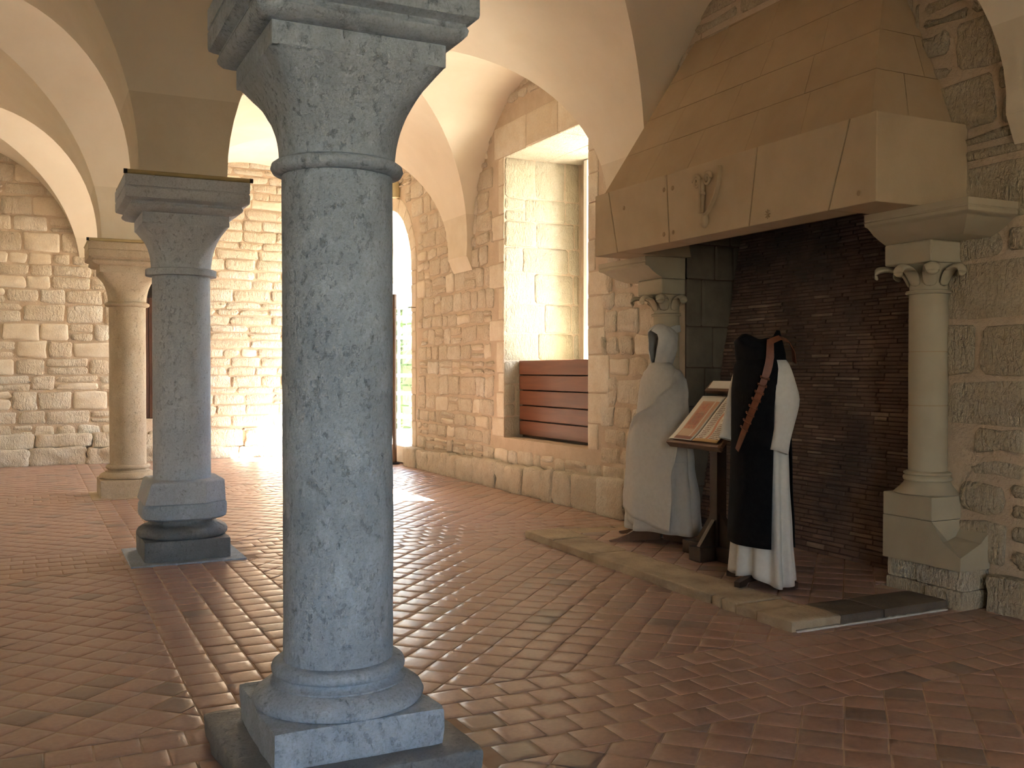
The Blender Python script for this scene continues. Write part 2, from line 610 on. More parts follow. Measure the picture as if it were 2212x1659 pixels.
def rough_rect(u0, u1, v0, v1, rs, jit=0.012, rad=0.022):
    """outline of a hewn stone: a rectangle with rounded, uneven corners"""
    rad = min(rad, 0.3 * min(u1 - u0, v1 - v0))
    j = lambda: rs.uniform(-jit, jit)
    pts = []
    um, vm = (u0 + u1) / 2 + rs.uniform(-.15, .15) * (u1 - u0), (v0 + v1) / 2
    c = [(u0 + j(), v0 + j()), (u1 + j(), v0 + j()), (u1 + j(), v1 + j()), (u0 + j(), v1 + j())]
    for i, (a, b) in enumerate(c):
        su = 1 if i in (0, 3) else -1
        sv = 1 if i in (0, 1) else -1
        r2 = rad * rs.uniform(0.5, 1.5)
        p1, p2 = (a, b + sv * r2), (a + su * r2, b)
        pts += [p1, p2] if i in (0, 2) else [p2, p1]
        if i == 0:
            pts.append((um, v0 + j() * 0.7))
        elif i == 1:
            pts.append((u1 + j() * 0.7, vm))
        elif i == 2:
            pts.append((um, v1 + j() * 0.7))
        else:
            pts.append((u0 + j() * 0.7, vm))
    return pts


class Stones:
    """collects the stones of one wall; the largest in the picture become parts, the rest one joined part"""
    def __init__(self, parent, name, limit=300):
        self.parent, self.name, self.limit, self.items = parent, name, limit, []

    def add(self, poly, frame, mat, proud, rs, dome=0.004):
        o, U, V, N = frame
        cu = sum(p[0] for p in poly) / len(poly)
        cv = sum(p[1] for p in poly) / len(poly)
        c = o + U * cu + V * cv
        if not in_view(c):
            return
        w = max(p[0] for p in poly) - min(p[0] for p in poly)
        h = max(p[1] for p in poly) - min(p[1] for p in poly)
        s = seen_at(c)
        toward = abs(N.dot((Vector((0, 0, 1.5)) - c).normalized()))
        size = w * h * s[2] ** 2 * max(toward, 0.05) * (1.0 if strictly(c) else 0.001)
        self.items.append((size, stone_mesh(poly, frame, proud, rs, dome), mat))

    def build(self):
        self.items.sort(key=lambda t: -t[0])
        for size, (v, f), mat in self.items[:self.limit]:
            MB().add(v, f).build(self.name, mat, self.parent, True, 55)
        rest = {}
        for size, (v, f), mat in self.items[self.limit:]:
            rest.setdefault(mat, MB()).add(v, f)
        for mat, mb in rest.items():
            tag(mb.build('more_' + self.name, mat, self.parent, True, 55), kind='stuff')


def masonry(st, frame, u0, u1, v0, v1, rows, widths, blocked, seed, mat='rubble_stone', gap=0.022, proud=(0.006, 0.016), jit=0.014,
            dressed=0.12, split=0.22):
    """fill a rectangle of wall with uneven courses; blocked(u0, u1, v0, v1) keeps openings clear"""
    rs = random.Random(seed)
    v = v0
    while v < v1 - 0.05:
        h = rs.uniform(*rows)
        if v1 - v - h < rows[0]:
            h = v1 - v
        u = u0 - rs.uniform(0, widths[0])
        while u < u1:
            w = rs.uniform(*widths) * (0.75 + 0.5 * h / rows[1])
            a, b = max(u, u0), min(u + w, u1)
            u += w
            if b - a < 0.06:
                continue
            # trim against an opening
            for _ in range(6):
                if blocked(a, b, v, v + h):
                    m = (a + b) / 2
                    if not blocked(a, m, v, v + h):
                        b = m
                    elif not blocked(m, b, v, v + h):
                        a = m
                    else:
                        b = a
                        break
                else:
                    break
            if b - a < 0.07 or blocked(a, b, v, v + h):
                continue
            g = gap * rs.uniform(0.6, 1.5)
            cells = [(a, b, v, v + h)]
            if h > 0.17 and rs.random() < split:
                k = rs.uniform(0.38, 0.62)
                cells = [(a, b, v, v + h * k), (a, b, v + h * k, v + h)]
            for (p, q, r, s_) in cells:
                if q - p < 0.05 or s_ - r < 0.05:
                    continue
                m = 'dressed_stone' if (mat == 'rubble_stone' and rs.random() < dressed) else mat
                st.add(rough_rect(p + g / 2, q - g / 2, r + g / 2, s_ - g / 2, rs, jit), frame, m, rs.uniform(*proud), rs)
        v += h


# ------------------------------------------------------------------ flat wall with openings
def panel(mb, frame, outer, holes, skip=-1):
    """wall face as one mesh; each hole is (outline, depth) and gets its reveal"""
    o, U, V, N = frame
    loops = [[Vector((p[0], p[1], 0)) for p in outer]] + [[Vector((p[0], p[1], 0)) for p in h] for h, d in holes]
    flat = [p for l in loops for p in l]
    tris = tessellate_polygon(loops)
    mb.add([o + U * p.x + V * p.y for p in flat], [tuple(t) for t in tris])
    for h, d in holes:
        if d:
            a = [o + U * p[0] + V * p[1] for p in h]
            b = [p - N * d for p in a]
            n = len(a)
            mb.add(a + b, [(i, (i + 1) % n, n + (i + 1) % n, n + i) for i in range(n) if i != skip])


def arch_outline(u0, u1, v0, spring, n=14):
    r, c = (u1 - u0) / 2, (u0 + u1) / 2
    pts = [(u0, v0), (u1, v0)]
    pts += [(c + r * math.cos(math.pi * k / n), spring + r * math.sin(math.pi * k / n)) for k in range(n + 1)]
    return pts


X_AX, Y_AX, Z_AX = Vector((1, 0, 0)), Vector((0, 1, 0)), Vector((0, 0, 1))

# --- wall with window, door and fireplace
WIN = (9.27, 11.38, 0.64, 4.20)
DOOR = (14.74, 16.92, 0.28, 3.06)
NICHE = (4.90, 7.50, 0.0, 2.95)
F_RIGHT = (Vector((XW, 0, 0)), Y_AX, Z_AX, -X_AX)
wall_right = MB()
door_out = arch_outline(*DOOR)
win_out = [(WIN[0], WIN[2]), (WIN[1], WIN[2]), (WIN[1], WIN[3]), (WIN[0], WIN[3])]
niche_out = [(NICHE[0], 0.001), (NICHE[1], 0.001), (NICHE[1], 2.95), (NICHE[0], 2.95)]
panel(wall_right, F_RIGHT, [(YN, 0), (YF, 0), (YF, TOP), (YN, TOP)], [(door_out, 0.0), (win_out, 1.12), (niche_out, 0.0)])
# recess of the arched door; its far side is stone only above the side light
da = [F_RIGHT[0] + Y_AX * p[0] + Z_AX * p[1] for p in door_out]
db = [p + X_AX * 1.15 for p in da]
nd = len(da)
wall_right.add(da + db, [(i, (i + 1) % nd, nd + (i + 1) % nd, nd + i) for i in range(nd) if i != 1])
wall_right.box(XW, XW + 1.15, DOOR[1], DOOR[1] + 0.12, 2.95, 3.06)
wall_right.box(XW, XW + 0.05, DOOR[1], YF + .05, 0.0, 3.06)
# outer skin of the wall with the narrower glazed lights
OUT_X = XW + 1.12
panel(wall_right, (Vector((OUT_X, 0, 0)), Y_AX, Z_AX, -X_AX), [(YN, -0.5), (14.0, -0.5), (14.0, TOP), (YN, TOP)],
      [([(9.42, 1.45), (10.78, 1.45), (10.78, 4.12), (9.42, 4.12)], 0.25)])
panel(wall_right, (Vector((OUT_X + 0.03, 0, 0)), Y_AX, Z_AX, -X_AX), [(14.0, -0.5), (16.94, -0.5), (16.94, TOP), (14.0, TOP)],
      [([(14.80, 0.28), (16.86, 0.28), (16.86, 4.05), (14.80, 4.05)], 0.2)])
wall_right = tag(wall_right.build('wall_right', 'mortar'), 'tall limestone rubble wall pierced by the deep window and arched door', kind='structure')


def blocked_right(a, b, c, d):
    def hit(r, m=0.0):
        return a < r[1] + m and b > r[0] - m and c < r[3] + m and d > r[2] - m
    if hit((WIN[0] - .001, WIN[1] + .001, WIN[2] + .001, WIN[3])):
        return True
    if hit((DOOR[0] - 0.20, DOOR[1] + 0.2, -1, 3.06)):
        return True
    cd, rd = (DOOR[0] + DOOR[1]) / 2, (DOOR[1] - DOOR[0]) / 2 + 0.24
    for u in (a, b, (a + b) / 2):
        for v in (c, d):
            if v >= 3.0 and math.hypot(u - cd, v - 3.06) < rd:
                return True
    if hit((4.88, 7.52, -1, 3.0)):
        return True
    return False


sr = Stones(wall_right, 'stone')
# quoins round the window
rs = random.Random(3)
for side in (0, 1):
    v = WIN[2]
    while v < WIN[3] - 0.05:
        h = min(rs.uniform(0.24, 0.42), WIN[3] - v)
        if WIN[3] - v - h < 0.15:
            h = WIN[3] - v
        w = rs.choice([0.16, 0.22, 0.36, 0.44])
        a, b = (WIN[1] + 0.002, WIN[1] + w) if side else (WIN[0] - w, WIN[0] - 0.002)
        sr.add(rough_rect(a + (.0 if side else .01), b - (.01 if side else .0), v + .008, v + h - .008, rs, 0.003, 0.008), F_RIGHT, 'dressed_stone', 0.010, rs, 0.001)
        v += h
for a, b in ((WIN[0] - 0.25, 9.95), (9.96, 10.75), (10.76, WIN[1] + 0.28)):      # long lintel stones
    sr.add(rough_rect(a, b, WIN[3] + 0.008, WIN[3] + 0.40, rs, 0.004, 0.01), F_RIGHT, 'dressed_stone', 0.010, rs, 0.001)
# voussoirs and jamb stones of the arched door
cd, rd = (DOOR[0] + DOOR[1]) / 2, (DOOR[1] - DOOR[0]) / 2
for k in range(11):
    a0, a1 = math.pi * k / 11 + 0.006, math.pi * (k + 1) / 11 - 0.006
    r1 = rd + rs.uniform(0.21, 0.27)
    am = (a0 + a1) / 2
    poly = [(cd + rr * math.cos(a), 3.06 + rr * math.sin(a)) for rr, a in
            ((rd, a0), (r1, a0), (r1 + .005, am), (r1, a1), (rd, a1), (rd, am))]
    sr.add(poly, F_RIGHT, 'dressed_stone', 0.012, rs, 0.001)
for side in (0, 1):
    v = DOOR[2]
    while v < 3.02:
        h = min(rs.uniform(0.25, 0.46), 3.06 - v)
        if 3.06 - v - h < 0.16:
            h = 3.06 - v
        w = rs.choice([0.16, 0.19, 0.2])
        a, b = (DOOR[1], DOOR[1] + w) if side else (DOOR[0] - w, DOOR[0])
        sr.add(rough_rect(a, b, v + .006, v + h - .006, rs, 0.003, 0.008), F_RIGHT, 'dressed_stone', 0.012, rs, 0.001)
        v += h


def br_win(a, b, c, d):
    if a < WIN[1] + 0.42 and b > WIN[0] - 0.42 and c < WIN[3] + 0.42 and d > WIN[2]:
        # the quoins already fill the strip beside the opening
        if a < WIN[1] + 0.24 and b > WIN[0] - 0.24:
            return True
    return blocked_right(a, b, c, d)


masonry(sr, F_RIGHT, 7.50, 17.25, 0.30, 5.10, (0.13, 0.30), (0.18, 0.46), br_win, 11, gap=0.034, jit=0.017, proud=(0.008, 0.024))
masonry(sr, F_RIGHT, 2.2, 4.90, 0.26, 5.10, (0.20, 0.42), (0.35, 0.80), blocked_right, 12, 'shaded_rubble', gap=0.045, jit=0.022, proud=(0.006, 0.02), dressed=0.25)
masonry(sr, F_RIGHT, 4.90, 7.50, 3.02, 5.10, (0.22, 0.40), (0.35, 0.75), blocked_right, 13, 'shaded_rubble', gap=0.045, jit=0.02)
# stones in the far jamb and the head of the window recess
F_JAMB = (Vector((XW, WIN[1], 0)), X_AX, Z_AX, -Y_AX)
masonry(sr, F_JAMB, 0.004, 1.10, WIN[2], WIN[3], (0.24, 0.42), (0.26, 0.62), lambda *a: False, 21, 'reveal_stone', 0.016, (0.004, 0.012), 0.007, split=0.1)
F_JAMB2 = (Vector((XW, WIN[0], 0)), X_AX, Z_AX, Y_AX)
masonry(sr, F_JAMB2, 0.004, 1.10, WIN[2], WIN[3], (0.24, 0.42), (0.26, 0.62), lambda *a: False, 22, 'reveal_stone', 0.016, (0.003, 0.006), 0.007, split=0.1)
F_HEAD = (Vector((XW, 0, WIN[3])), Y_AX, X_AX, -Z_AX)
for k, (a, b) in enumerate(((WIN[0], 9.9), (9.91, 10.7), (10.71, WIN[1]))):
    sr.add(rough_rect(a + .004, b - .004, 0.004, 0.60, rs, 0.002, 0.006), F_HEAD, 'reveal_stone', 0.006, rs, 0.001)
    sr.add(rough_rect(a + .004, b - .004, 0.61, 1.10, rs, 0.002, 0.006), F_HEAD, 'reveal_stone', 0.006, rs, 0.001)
# stones in the far side of the door recess, above the side light
F_DJ = (Vector((XW, DOOR[1], 0)), X_AX, Z_AX, -Y_AX)
masonry(sr, F_DJ, 0.004, 1.14, 2.98, 3.95, (0.26, 0.34), (0.45, 0.8), lambda *a: False, 23, 'reveal_stone', 0.012, (0.003, 0.006), 0.004, split=0.0)
sr.build()

# rough footing that runs along the foot of the wall
rs = random.Random(5)
y = 7.86
while y < 14.70:
    l = min(rs.uniform(0.25, 0.6), 14.72 - y)
    if 14.72 - y - l < 0.2:
        l = 14.72 - y
    hgt = 0.385 - (y - 8.0) * 0.016 + rs.uniform(-0.015, 0.015)
    rock_block('footing_stone', 'rubble_stone', wall_right, XW - 0.155 + rs.uniform(-.015, .015), XW + 0.05, y + 0.002, y + l - 0.002, -0.02, hgt, 0.030, rs.uniform(0, 99), (11, 11, 11), 0.05)
    y += l
y = 1.6
while y < 4.22:
    l = min(rs.uniform(0.45, 0.8), 4.24 - y)
    if 4.24 - y - l < 0.25:
        l = 4.24 - y
    rock_block('footing_stone', 'shaded_rubble', wall_right, XW - 0.12 + rs.uniform(-.01, .02), XW + 0.05, y + 0.004, y + l - 0.004, -0.02, 0.24 + rs.uniform(-.02, .02), 0.02, rs.uniform(0, 99), (6, 6, 6), 0.03)
    y += l

# --- end wall
F_FAR = (Vector((0, YF, 0)), X_AX, Z_AX, -Y_AX)
FDOOR = (1.45, 2.35, 0.69, 2.93)
wf = MB()
panel(wf, F_FAR, [(XL, 0), (XW, 0), (XW, TOP), (XL, TOP)], [([(FDOOR[0], FDOOR[2]), (FDOOR[1], FDOOR[2]), (FDOOR[1], FDOOR[3]), (FDOOR[0], FDOOR[3])], 0.35)])
wall_far = tag(wf.build('wall_far', 'mortar'), 'pale coursed limestone end wall behind the columns', kind='structure')


def blocked_far(a, b, c, d):
    return a < FDOOR[1] + 0.02 and b > FDOOR[0] - 0.02 and c < FDOOR[3] + .02 and d > FDOOR[2] - .02


sf = Stones(wall_far, 'stone')
masonry(sf, F_FAR, -1.6, 1.45, 0.45, 5.1, (0.18, 0.33), (0.26, 0.62), blocked_far, 31, gap=0.03, proud=(0.008, 0.022), dressed=0.2)
masonry(sf, F_FAR, 1.45, 5.40, 0.40, 5.1, (0.11, 0.22), (0.24, 0.66), blocked_far, 32, gap=0.024, proud=(0.008, 0.022), dressed=0.06, split=0.06)
sf.build()
rs = random.Random(9)
x = -1.9
while x < 5.2:
    l = min(rs.uniform(0.4, 0.95), 5.25 - x)
    if 5.25 - x - l < 0.25:
        l = 5.25 - x
    dep = 0.20 if x < 1.2 else 0.08
    h1 = (0.30 if x < 1.2 else 0.24) + rs.uniform(-.05, .03)
    rock_block('footing_stone', 'rubble_stone', wall_far, x + .004, x + l - .004, YF - dep + rs.uniform(-.03, .03), YF + .06, -0.02, h1, 0.045, rs.uniform(0, 99), (10, 10, 10), 0.06)
    rock_block('footing_stone', 'rubble_stone', wall_far, x + .10, x + l + .09, YF - dep * 0.55 + rs.uniform(-.02, .02), YF + .06, h1 - .01, 0.47 + rs.uniform(-.03, .03), 0.036, rs.uniform(0, 99), (10, 10, 10), 0.05)
    x += l

# --- walls out of view, with the tall windows behind the camera
wl_ = MB()
panel(wl_, (Vector((XL, 0, 0)), Y_AX, Z_AX, X_AX), [(YN, 0), (YF, 0), (YF, TOP), (YN, TOP)], [])
tag(wl_.build('wall_left', 'vault_plaster'), 'plain plastered side wall opposite the fireplace', kind='structure')
wn_ = MB()
NWIN = [(-2.2, -0.5), (1.9, 3.0)]
panel(wn_, (Vector((0, YN, 0)), X_AX, Z_AX, Y_AX), [(XL, 0), (XW, 0), (XW, TOP), (XL, TOP)],
      [([(a, 0.9), (b, 0.9), (b, 3.4), (a, 3.4)], 1.2) for a, b in NWIN])
tag(wn_.build('wall_near', 'vault_plaster'), 'plastered wall with tall windows behind the viewpoint', kind='structure')
rf = MB().box(XL - 1.2, OUT_X + 0.3, YN - 0.8, YF + 1.2, TOP, TOP + 0.2)  # slab added out of view so sun and sky stay outside
tag(rf.build('sky_block', 'mortar'), 'unseen slab above the vaults, added to keep out sun and sky', kind='structure')

# ------------------------------------------------------------------ groined vaults
ceiling = tag(empty('ceiling', (1, 6, 5)), 'groined plaster vault carried on three stone columns', kind='structure')
ceiling.location = (0, 0, 0)
NA, NB = 18, 6


TH1 = math.asin(0.55 / RISE)        # dressed springer stones reach up to here


def add_web(mb, fixed, spans, axis):
    """fixed(theta) -> coordinate across, spans(theta) -> (lo, hi) along"""
    part_web(MB(), fixed, spans, axis, 0.0, TH1, 4).build('springer_stone', 'springer_stone', ceiling, True)
    part_web(mb, fixed, spans, axis, TH1, math.pi / 2, NA)


def part_web(mb, fixed, spans, axis, t0, t1, n):
    k = len(mb.v)
    for i in range(n + 1):
        th = t0 + (t1 - t0) * i / n
        a = fixed(th)
        lo, hi = spans(th)
        z = SPRING + RISE * math.sin(th)
        for j in range(NB + 1):
            b = lo + (hi - lo) * j / NB
            mb.v.append((a, b, z) if axis == 'y' else (b, a, z))
    for i in range(n):
        for j in range(NB):
            p = k + i * (NB + 1) + j
            mb.f.append((p, p + 1, p + NB + 2, p + NB + 1))
    return mb


def across(cx, hx, s, t, at_wall):
    """x of the vault face at angle t; on the wall side it swells out of the masonry from a pointed corbel"""
    x = cx + s * hx * math.cos(t)
    return x - s * 0.10 * (1 - math.sin(t)) ** 1.5 if at_wall else x


YB = [YN] + YC + [YF]
bays_x = [(XL, XC - HALF), (XC + HALF, XW)]
bays_y = []
for i in range(len(YB) - 1):
    bays_y.append((YB[i] + (HALF if i else 0), YB[i + 1] - (HALF if i < len(YB) - 2 else 0)))
for (xa, xb) in bays_x:
    cx, hx = (xa + xb) / 2, (xb - xa) / 2
    for (ya, yb) in bays_y:
        cy, hy = (ya + yb) / 2, (yb - ya) / 2
        for s in (-1, 1):
            for q in (-1, 1):
                w = MB()
                add_web(w, lambda t: across(cx, hx, s, t, (s > 0) == (xb == XW)), lambda t: (cy + q * hy * math.cos(t), cy + q * hy), 'y')
                w.build('vault_web', 'vault_plaster', ceiling, True)
                w = MB()
                add_web(w, lambda t: cy + s * hy * math.cos(t), lambda t: (across(cx, hx, q, t, (q > 0) == (xb == XW)), cx + q * hx), 'x')
                w.build('vault_web', 'vault_plaster', ceiling, True)
    for yc in YC:                # bands that join one bay to the next across the columns
        for s in (-1, 1):
            w = MB()
            add_web(w, lambda t: across(cx, hx, s, t, (s > 0) == (xb == XW)), lambda t: (yc - HALF, yc + HALF), 'y')
            w.build('vault_web', 'vault_plaster', ceiling, True)
for (ya, yb) in bays_y:
    cy, hy = (ya + yb) / 2, (yb - ya) / 2
    for s in (-1, 1):
        w = MB()
        add_web(w, lambda t: cy + s * hy * math.cos(t), lambda t: (XC - HALF, XC + HALF), 'x')
        w.build('vault_web', 'vault_plaster', ceiling, True)
for yc in YC[1:]:                # springer blocks on the columns
    MB().square([(HALF, 2.965), (HALF, SPRING)], (XC, yc, 0)).build('springer', 'springer_stone', ceiling)
# pointed corbels where the vault dies into the wall
for yc in YC[1:]:
    MB().hexa([(XW - 0.012, yc - HALF, 2.86), (XW + .05, yc - HALF, 2.86), (XW + .05, yc + HALF, 2.86), (XW - 0.012, yc + HALF, 2.86),
               (XW - 0.10, yc - HALF, SPRING), (XW + .05, yc - HALF, SPRING), (XW + .05, yc + HALF, SPRING), (XW - 0.10, yc + HALF, SPRING)]).build('corbel', 'springer_stone', ceiling)

# ------------------------------------------------------------------ floor
floor = tag(MB().box(XL, XW + 1.2, YN, YF + 0.4, -0.12, -0.0024).build('floor', 'floor_joint'), 'worn waxed terracotta tile floor laid in diagonal panels', kind='structure')
T, G = 0.1755, 0.0065
BAND = 0.445
BX = (1.11 - BAND, 1.11 + BAND)
BYS = [-0.7, 3.835, 8.40, 12.68]


def clip_poly(poly, x0, x1, y0, y1):
    for ax, lim, keep in ((0, x0, 1), (0, x1, -1), (1, y0, 1), (1, y1, -1)):
        out = []
        for i in range(len(poly)):
            p, q = poly[i], poly[(i + 1) % len(poly)]
            dp, dq = (p[ax] - lim) * keep, (q[ax] - lim) * keep
            if dp >= 0:
                out.append(p)
            if (dp > 0 and dq < 0) or (dp < 0 and dq > 0):
                t_ = dp / (dp - dq)
                out.append((p[0] + (q[0] - p[0]) * t_, p[1] + (q[1] - p[1]) * t_))
        poly = out
        if len(poly) < 3:
            return []
    return poly


def area(poly):
    return 0.5 * abs(sum(p[0] * q[1] - q[0] * p[1] for p, q in zip(poly, poly[1:] + poly[:1])))


def tile_geo(poly, dome=0.0022, tilt=(0, 0), z=0.0):
    """a hand-made tile: slightly pillowed, edges worn down"""
    pts = []
    for p, q in zip(poly, poly[1:] + poly[:1]):
        pts += [p, ((p[0] + q[0]) / 2, (p[1] + q[1]) / 2)]
    cx = sum(p[0] for p in pts) / len(pts)
    cy = sum(p[1] for p in pts) / len(pts)
    n = len(pts)
    v = []
    for s, h in ((1.0, -0.012), (1.0, -0.0018), (0.965, -0.0003), (0.62, dome * 0.75)):
        for p in pts:
            dx, dy = (p[0] - cx) * s, (p[1] - cy) * s
            v.append((cx + dx, cy + dy, z + h + dx * tilt[0] + dy * tilt[1]))
    v.append((cx, cy, z + dome))
    f = []
    for i in range(3):
        for j in range(n):
            a, b = i * n + j, i * n + (j + 1) % n
            f.append((a, b, b + n, a + n))
    for j in range(n):
        f.append((3 * n + j, 3 * n + (j + 1) % n, 4 * n))
    return v, f


tiles = []          # (centre, rotation, outline in place or None for a whole tile)
sq = T - G


def whole(cx, cy, ang):
    tiles.append((cx, cy, ang, None))


rs = random.Random(17)
s2 = math.sqrt(0.5)
BAYS = []
for (x0, x1) in ((XL, BX[0]), (BX[1], XW + 0.02)):
    ys = [YN] + [b for c in BYS for b in (c - BAND, c + BAND)] + [YF + 0.05]
    for i in range(0, len(ys), 2):
        BAYS.append((x0, x1, ys[i], ys[i + 1]))
for (x0, x1, y0, y1) in BAYS:
    cx, cy = (x0 + x1) / 2, (y0 + y1) / 2
    n = int((x1 - x0 + y1 - y0) / T) + 2
    for i in range(-n, n):
        row_j = rs.uniform(-0.006, 0.006)
        for j in range(-n, n):
            a, b = (i + 0.5) * T, (j + 0.5) * T + row_j
            px, py = cx + (a - b) * s2, cy + (a + b) * s2
            if px < x0 - T or px > x1 + T or py < y0 - T or py > y1 + T or not in_view((px, py, 0), 300):
                continue
            h = sq / 2
            q = [(px + (u - w) * s2, py + (u + w) * s2) for u, w in ((-h, -h), (h, -h), (h, h), (-h, h))]
            c = clip_poly(q, x0 + G / 2, x1 - G / 2, y0 + G / 2, y1 - G / 2)
            if not c or area(c) < 0.0012:
                continue
            if area(c) > sq * sq * 0.995:
                whole(px, py, math.pi / 4)
            else:
                tiles.append((px, py, 0, c))
for k in range(5):                          # band under the line of columns
    x = BX[0] + (k + 0.5) * T * (2 * BAND / (5 * T))
    off = rs.uniform(0, T)
    y = YN + off
    while y < YF:
        if in_view((x, y, 0), 300):
            whole(x, y, 0)
        y += T
for yc in BYS:                              # cross bands from column to wall
    for (x0, x1) in ((XL, BX[0]), (BX[1], XW)):
        for k in range(5):
            y = yc - BAND + (k + 0.5) * (2 * BAND / 5)
            x = x0 + (0.5 if k % 2 else 1.0) * T
            while x < x1:
                if in_view((x, y, 0), 300):
                    whole(x, y, 0)
                x += T


def hidden_by_hearth(x, y):
    return x > 4.05 and 4.45 < y < 7.75


tiles = [t_ for t_ in tiles if not hidden_by_hearth(t_[0], t_[1])]


def tile_rank(t_):
    p = (t_[0], t_[1], 0.0)
    if not strictly(p):
        return 1e9 + math.hypot(t_[0], t_[1])
    return seen_at(p)[2] * -1 if t_[3] is None else seen_at(p)[2] * -0.7


tiles.sort(key=tile_rank)
h = sq / 2
variants = []
for k in range(8):
    j = lambda: rs.uniform(-0.0025, 0.0025)
    v, f = tile_geo([(-h + j(), -h + j()), (h + j(), -h + j()), (h + j(), h + j()), (-h + j(), h + j())], rs.uniform(0.0008, 0.0024), (rs.uniform(-.006, .006), rs.uniform(-.006, .006)))
    me = bpy.data.meshes.new('tile')
    me.from_pydata([tuple(p) for p in v], [], f)
    me.shade_smooth()
    me.materials.append(MATS['terracotta'])
    variants.append((me, v, f))
rest = MB()
for i, (cx, cy, ang, poly) in enumerate(tiles):
    dz = rs.uniform(-0.0012, 0.0012)
    if poly is None:
        me, v, f = variants[rs.randrange(8)]
        a = ang + rs.randrange(4) * math.pi / 2 + rs.uniform(-.008, .008)
        tx, ty = rs.uniform(-.007, .007), rs.uniform(-.007, .007)
        if i < 300:
            o = bpy.data.objects.new('tile', me)
            o.location = (cx, cy, dz)
            o.rotation_euler = (tx, ty, a)
            link(o, floor)
        else:
            ca, sa = math.cos(a), math.sin(a)
            rest.add([(cx + p[0] * ca - p[1] * sa, cy + p[0] * sa + p[1] * ca, dz + p[2] + p[0] * ty - p[1] * tx) for p in v], f)
    else:
        v, f = tile_geo(poly, rs.uniform(0.0008, 0.002), (rs.uniform(-.005, .005), rs.uniform(-.005, .005)), dz)
        if i < 300:
            MB().add(v, f).build('tile', 'terracotta', floor, True)
        else:
            rest.add(v, f)
tag(rest.build('more_tile', 'terracotta', floor, True), kind='stuff')
# ------------------------------------------------------------------ columns
def capital(c, root, mat, half=0.325, ring=0.255, r0=0.222, flat_ring=False, over=1.0):
    """capital that swells from a round neck to a square block"""
    if flat_ring:
        MB().lathe([(r0, 2.245), (ring + .01, 2.25), (ring + .012, 2.255), (ring + .012, 2.300), (ring, 2.305), (r0, 2.306)], (c[0], c[1], 0), 56).build('neck_ring', mat, root, True, 40)
    else:
        MB().lathe([(r0 - .005, 2.245), (ring - .03, 2.247), (ring - 0.008, 2.256), (ring, 2.272), (ring - 0.004, 2.288), (ring - .018, 2.298), (r0, 2.303)], (c[0], c[1], 0), 56).build('neck_ring', mat, root, True, 50)
    seg = 64
    rings = []
    n = 16
    for i in range(n + 1):
        k = i / n
        z = 2.296 + (2.632 - 2.296) * k
        s = k ** 2.3                       # how far out
        sq_ = min(1.0, k ** 0.9)           # how square
        rad = r0 + (half - r0) * s
        q = []
        for j in range(seg):
            a = 2 * math.pi * (j + 0.5) / seg
            ca, sa = math.cos(a), math.sin(a)
            m = max(abs(ca), abs(sa))
            square_r = rad / m
            round_r = rad * (1 + 0.12 * s)
            # corners stay chamfered low down and grow sharp at the top
            rr = round_r + (min(square_r, rad * (1.0 + 0.4142 * sq_)) - round_r) * sq_
            q.append((c[0] + rr * ca, c[1] + rr * sa, z))
        rings.append(q)
    MB().loft(rings, True, False, False).build('capital', mat, root, True, 60)
    MB().square([(half, 2.63), (half, 2.718)], (c[0], c[1], 0)).build('capital_block', mat, root, bevel=0.004)
    prof = [(-.03, 2.712), (.018, 2.714), (.045, 2.724), (.062, 2.742), (.066, 2.758), (.058, 2.776), (.060, 2.782), (.078, 2.790), (.094, 2.800),
            (.097, 2.812), (.097, 2.872), (.091, 2.876), (.091, 2.882), (.097, 2.886), (.097, 2.965), (.090, 2.970)]
    prof = [(half + d * over, z) for d, z in prof]
    MB().square(prof, (c[0], c[1], 0), 0.006).build('abacus', mat, root, True, 35)


def shaft(c, root, mat, r, z0, z1, name='shaft', seed=0, amp=0.0025):
    rings = []
    seg = 72
    for i in range(41):
        z = z0 + (z1 - z0) * i / 40
        q = []
        for j in range(seg):
            a = 2 * math.pi * j / seg
            d = Vector((math.cos(a), math.sin(a), 0))
            w = Vector((d.x * r * 6, d.y * r * 6, z * 4 + seed))
            rr = r + amp * (noise.noise(w) + 0.6 * noise.noise(w * 2.7)) - 0.003 * max(0, noise.noise(w * 0.8) - 0.25)
            q.append((c[0] + d.x * rr, c[1] + d.y * rr, z))
        rings.append(q)
    MB().loft(rings).build(name, mat, root, True, 60)


def attic_base(c, root, mat, r, z0, worn=0.0):
    prof = [(r + .085, z0), (r + .112, z0 + .008), (r + .118, z0 + .024), (r + .108, z0 + .045), (r + .085, z0 + .062), (r + .058, z0 + .076), (r + .046, z0 + .080),
            (r + .046, z0 + .086), (r + .030, z0 + .092), (r + .020, z0 + .102), (r + .020, z0 + .110), (r + .032, z0 + .114), (r + .042, z0 + .122), (r + .044, z0 + .136),
            (r + .040, z0 + .150), (r + .028, z0 + .160), (r + .010, z0 + .164), (r - .01, z0 + .165)]
    rings = []
    seg = 64
    for rr, z in prof:
        q = []
        for j in range(seg):
            a = 2 * math.pi * j / seg
            w = Vector((math.cos(a) * 3, math.sin(a) * 3, z * 9 + c[1]))
            k = rr + worn * max(0, noise.noise(w) - 0.1) * -1
            q.append((c[0] + k * math.cos(a), c[1] + k * math.sin(a), z))
        rings.append(q)
    MB().loft(rings).build('base_moulding', mat, root, True, 50)


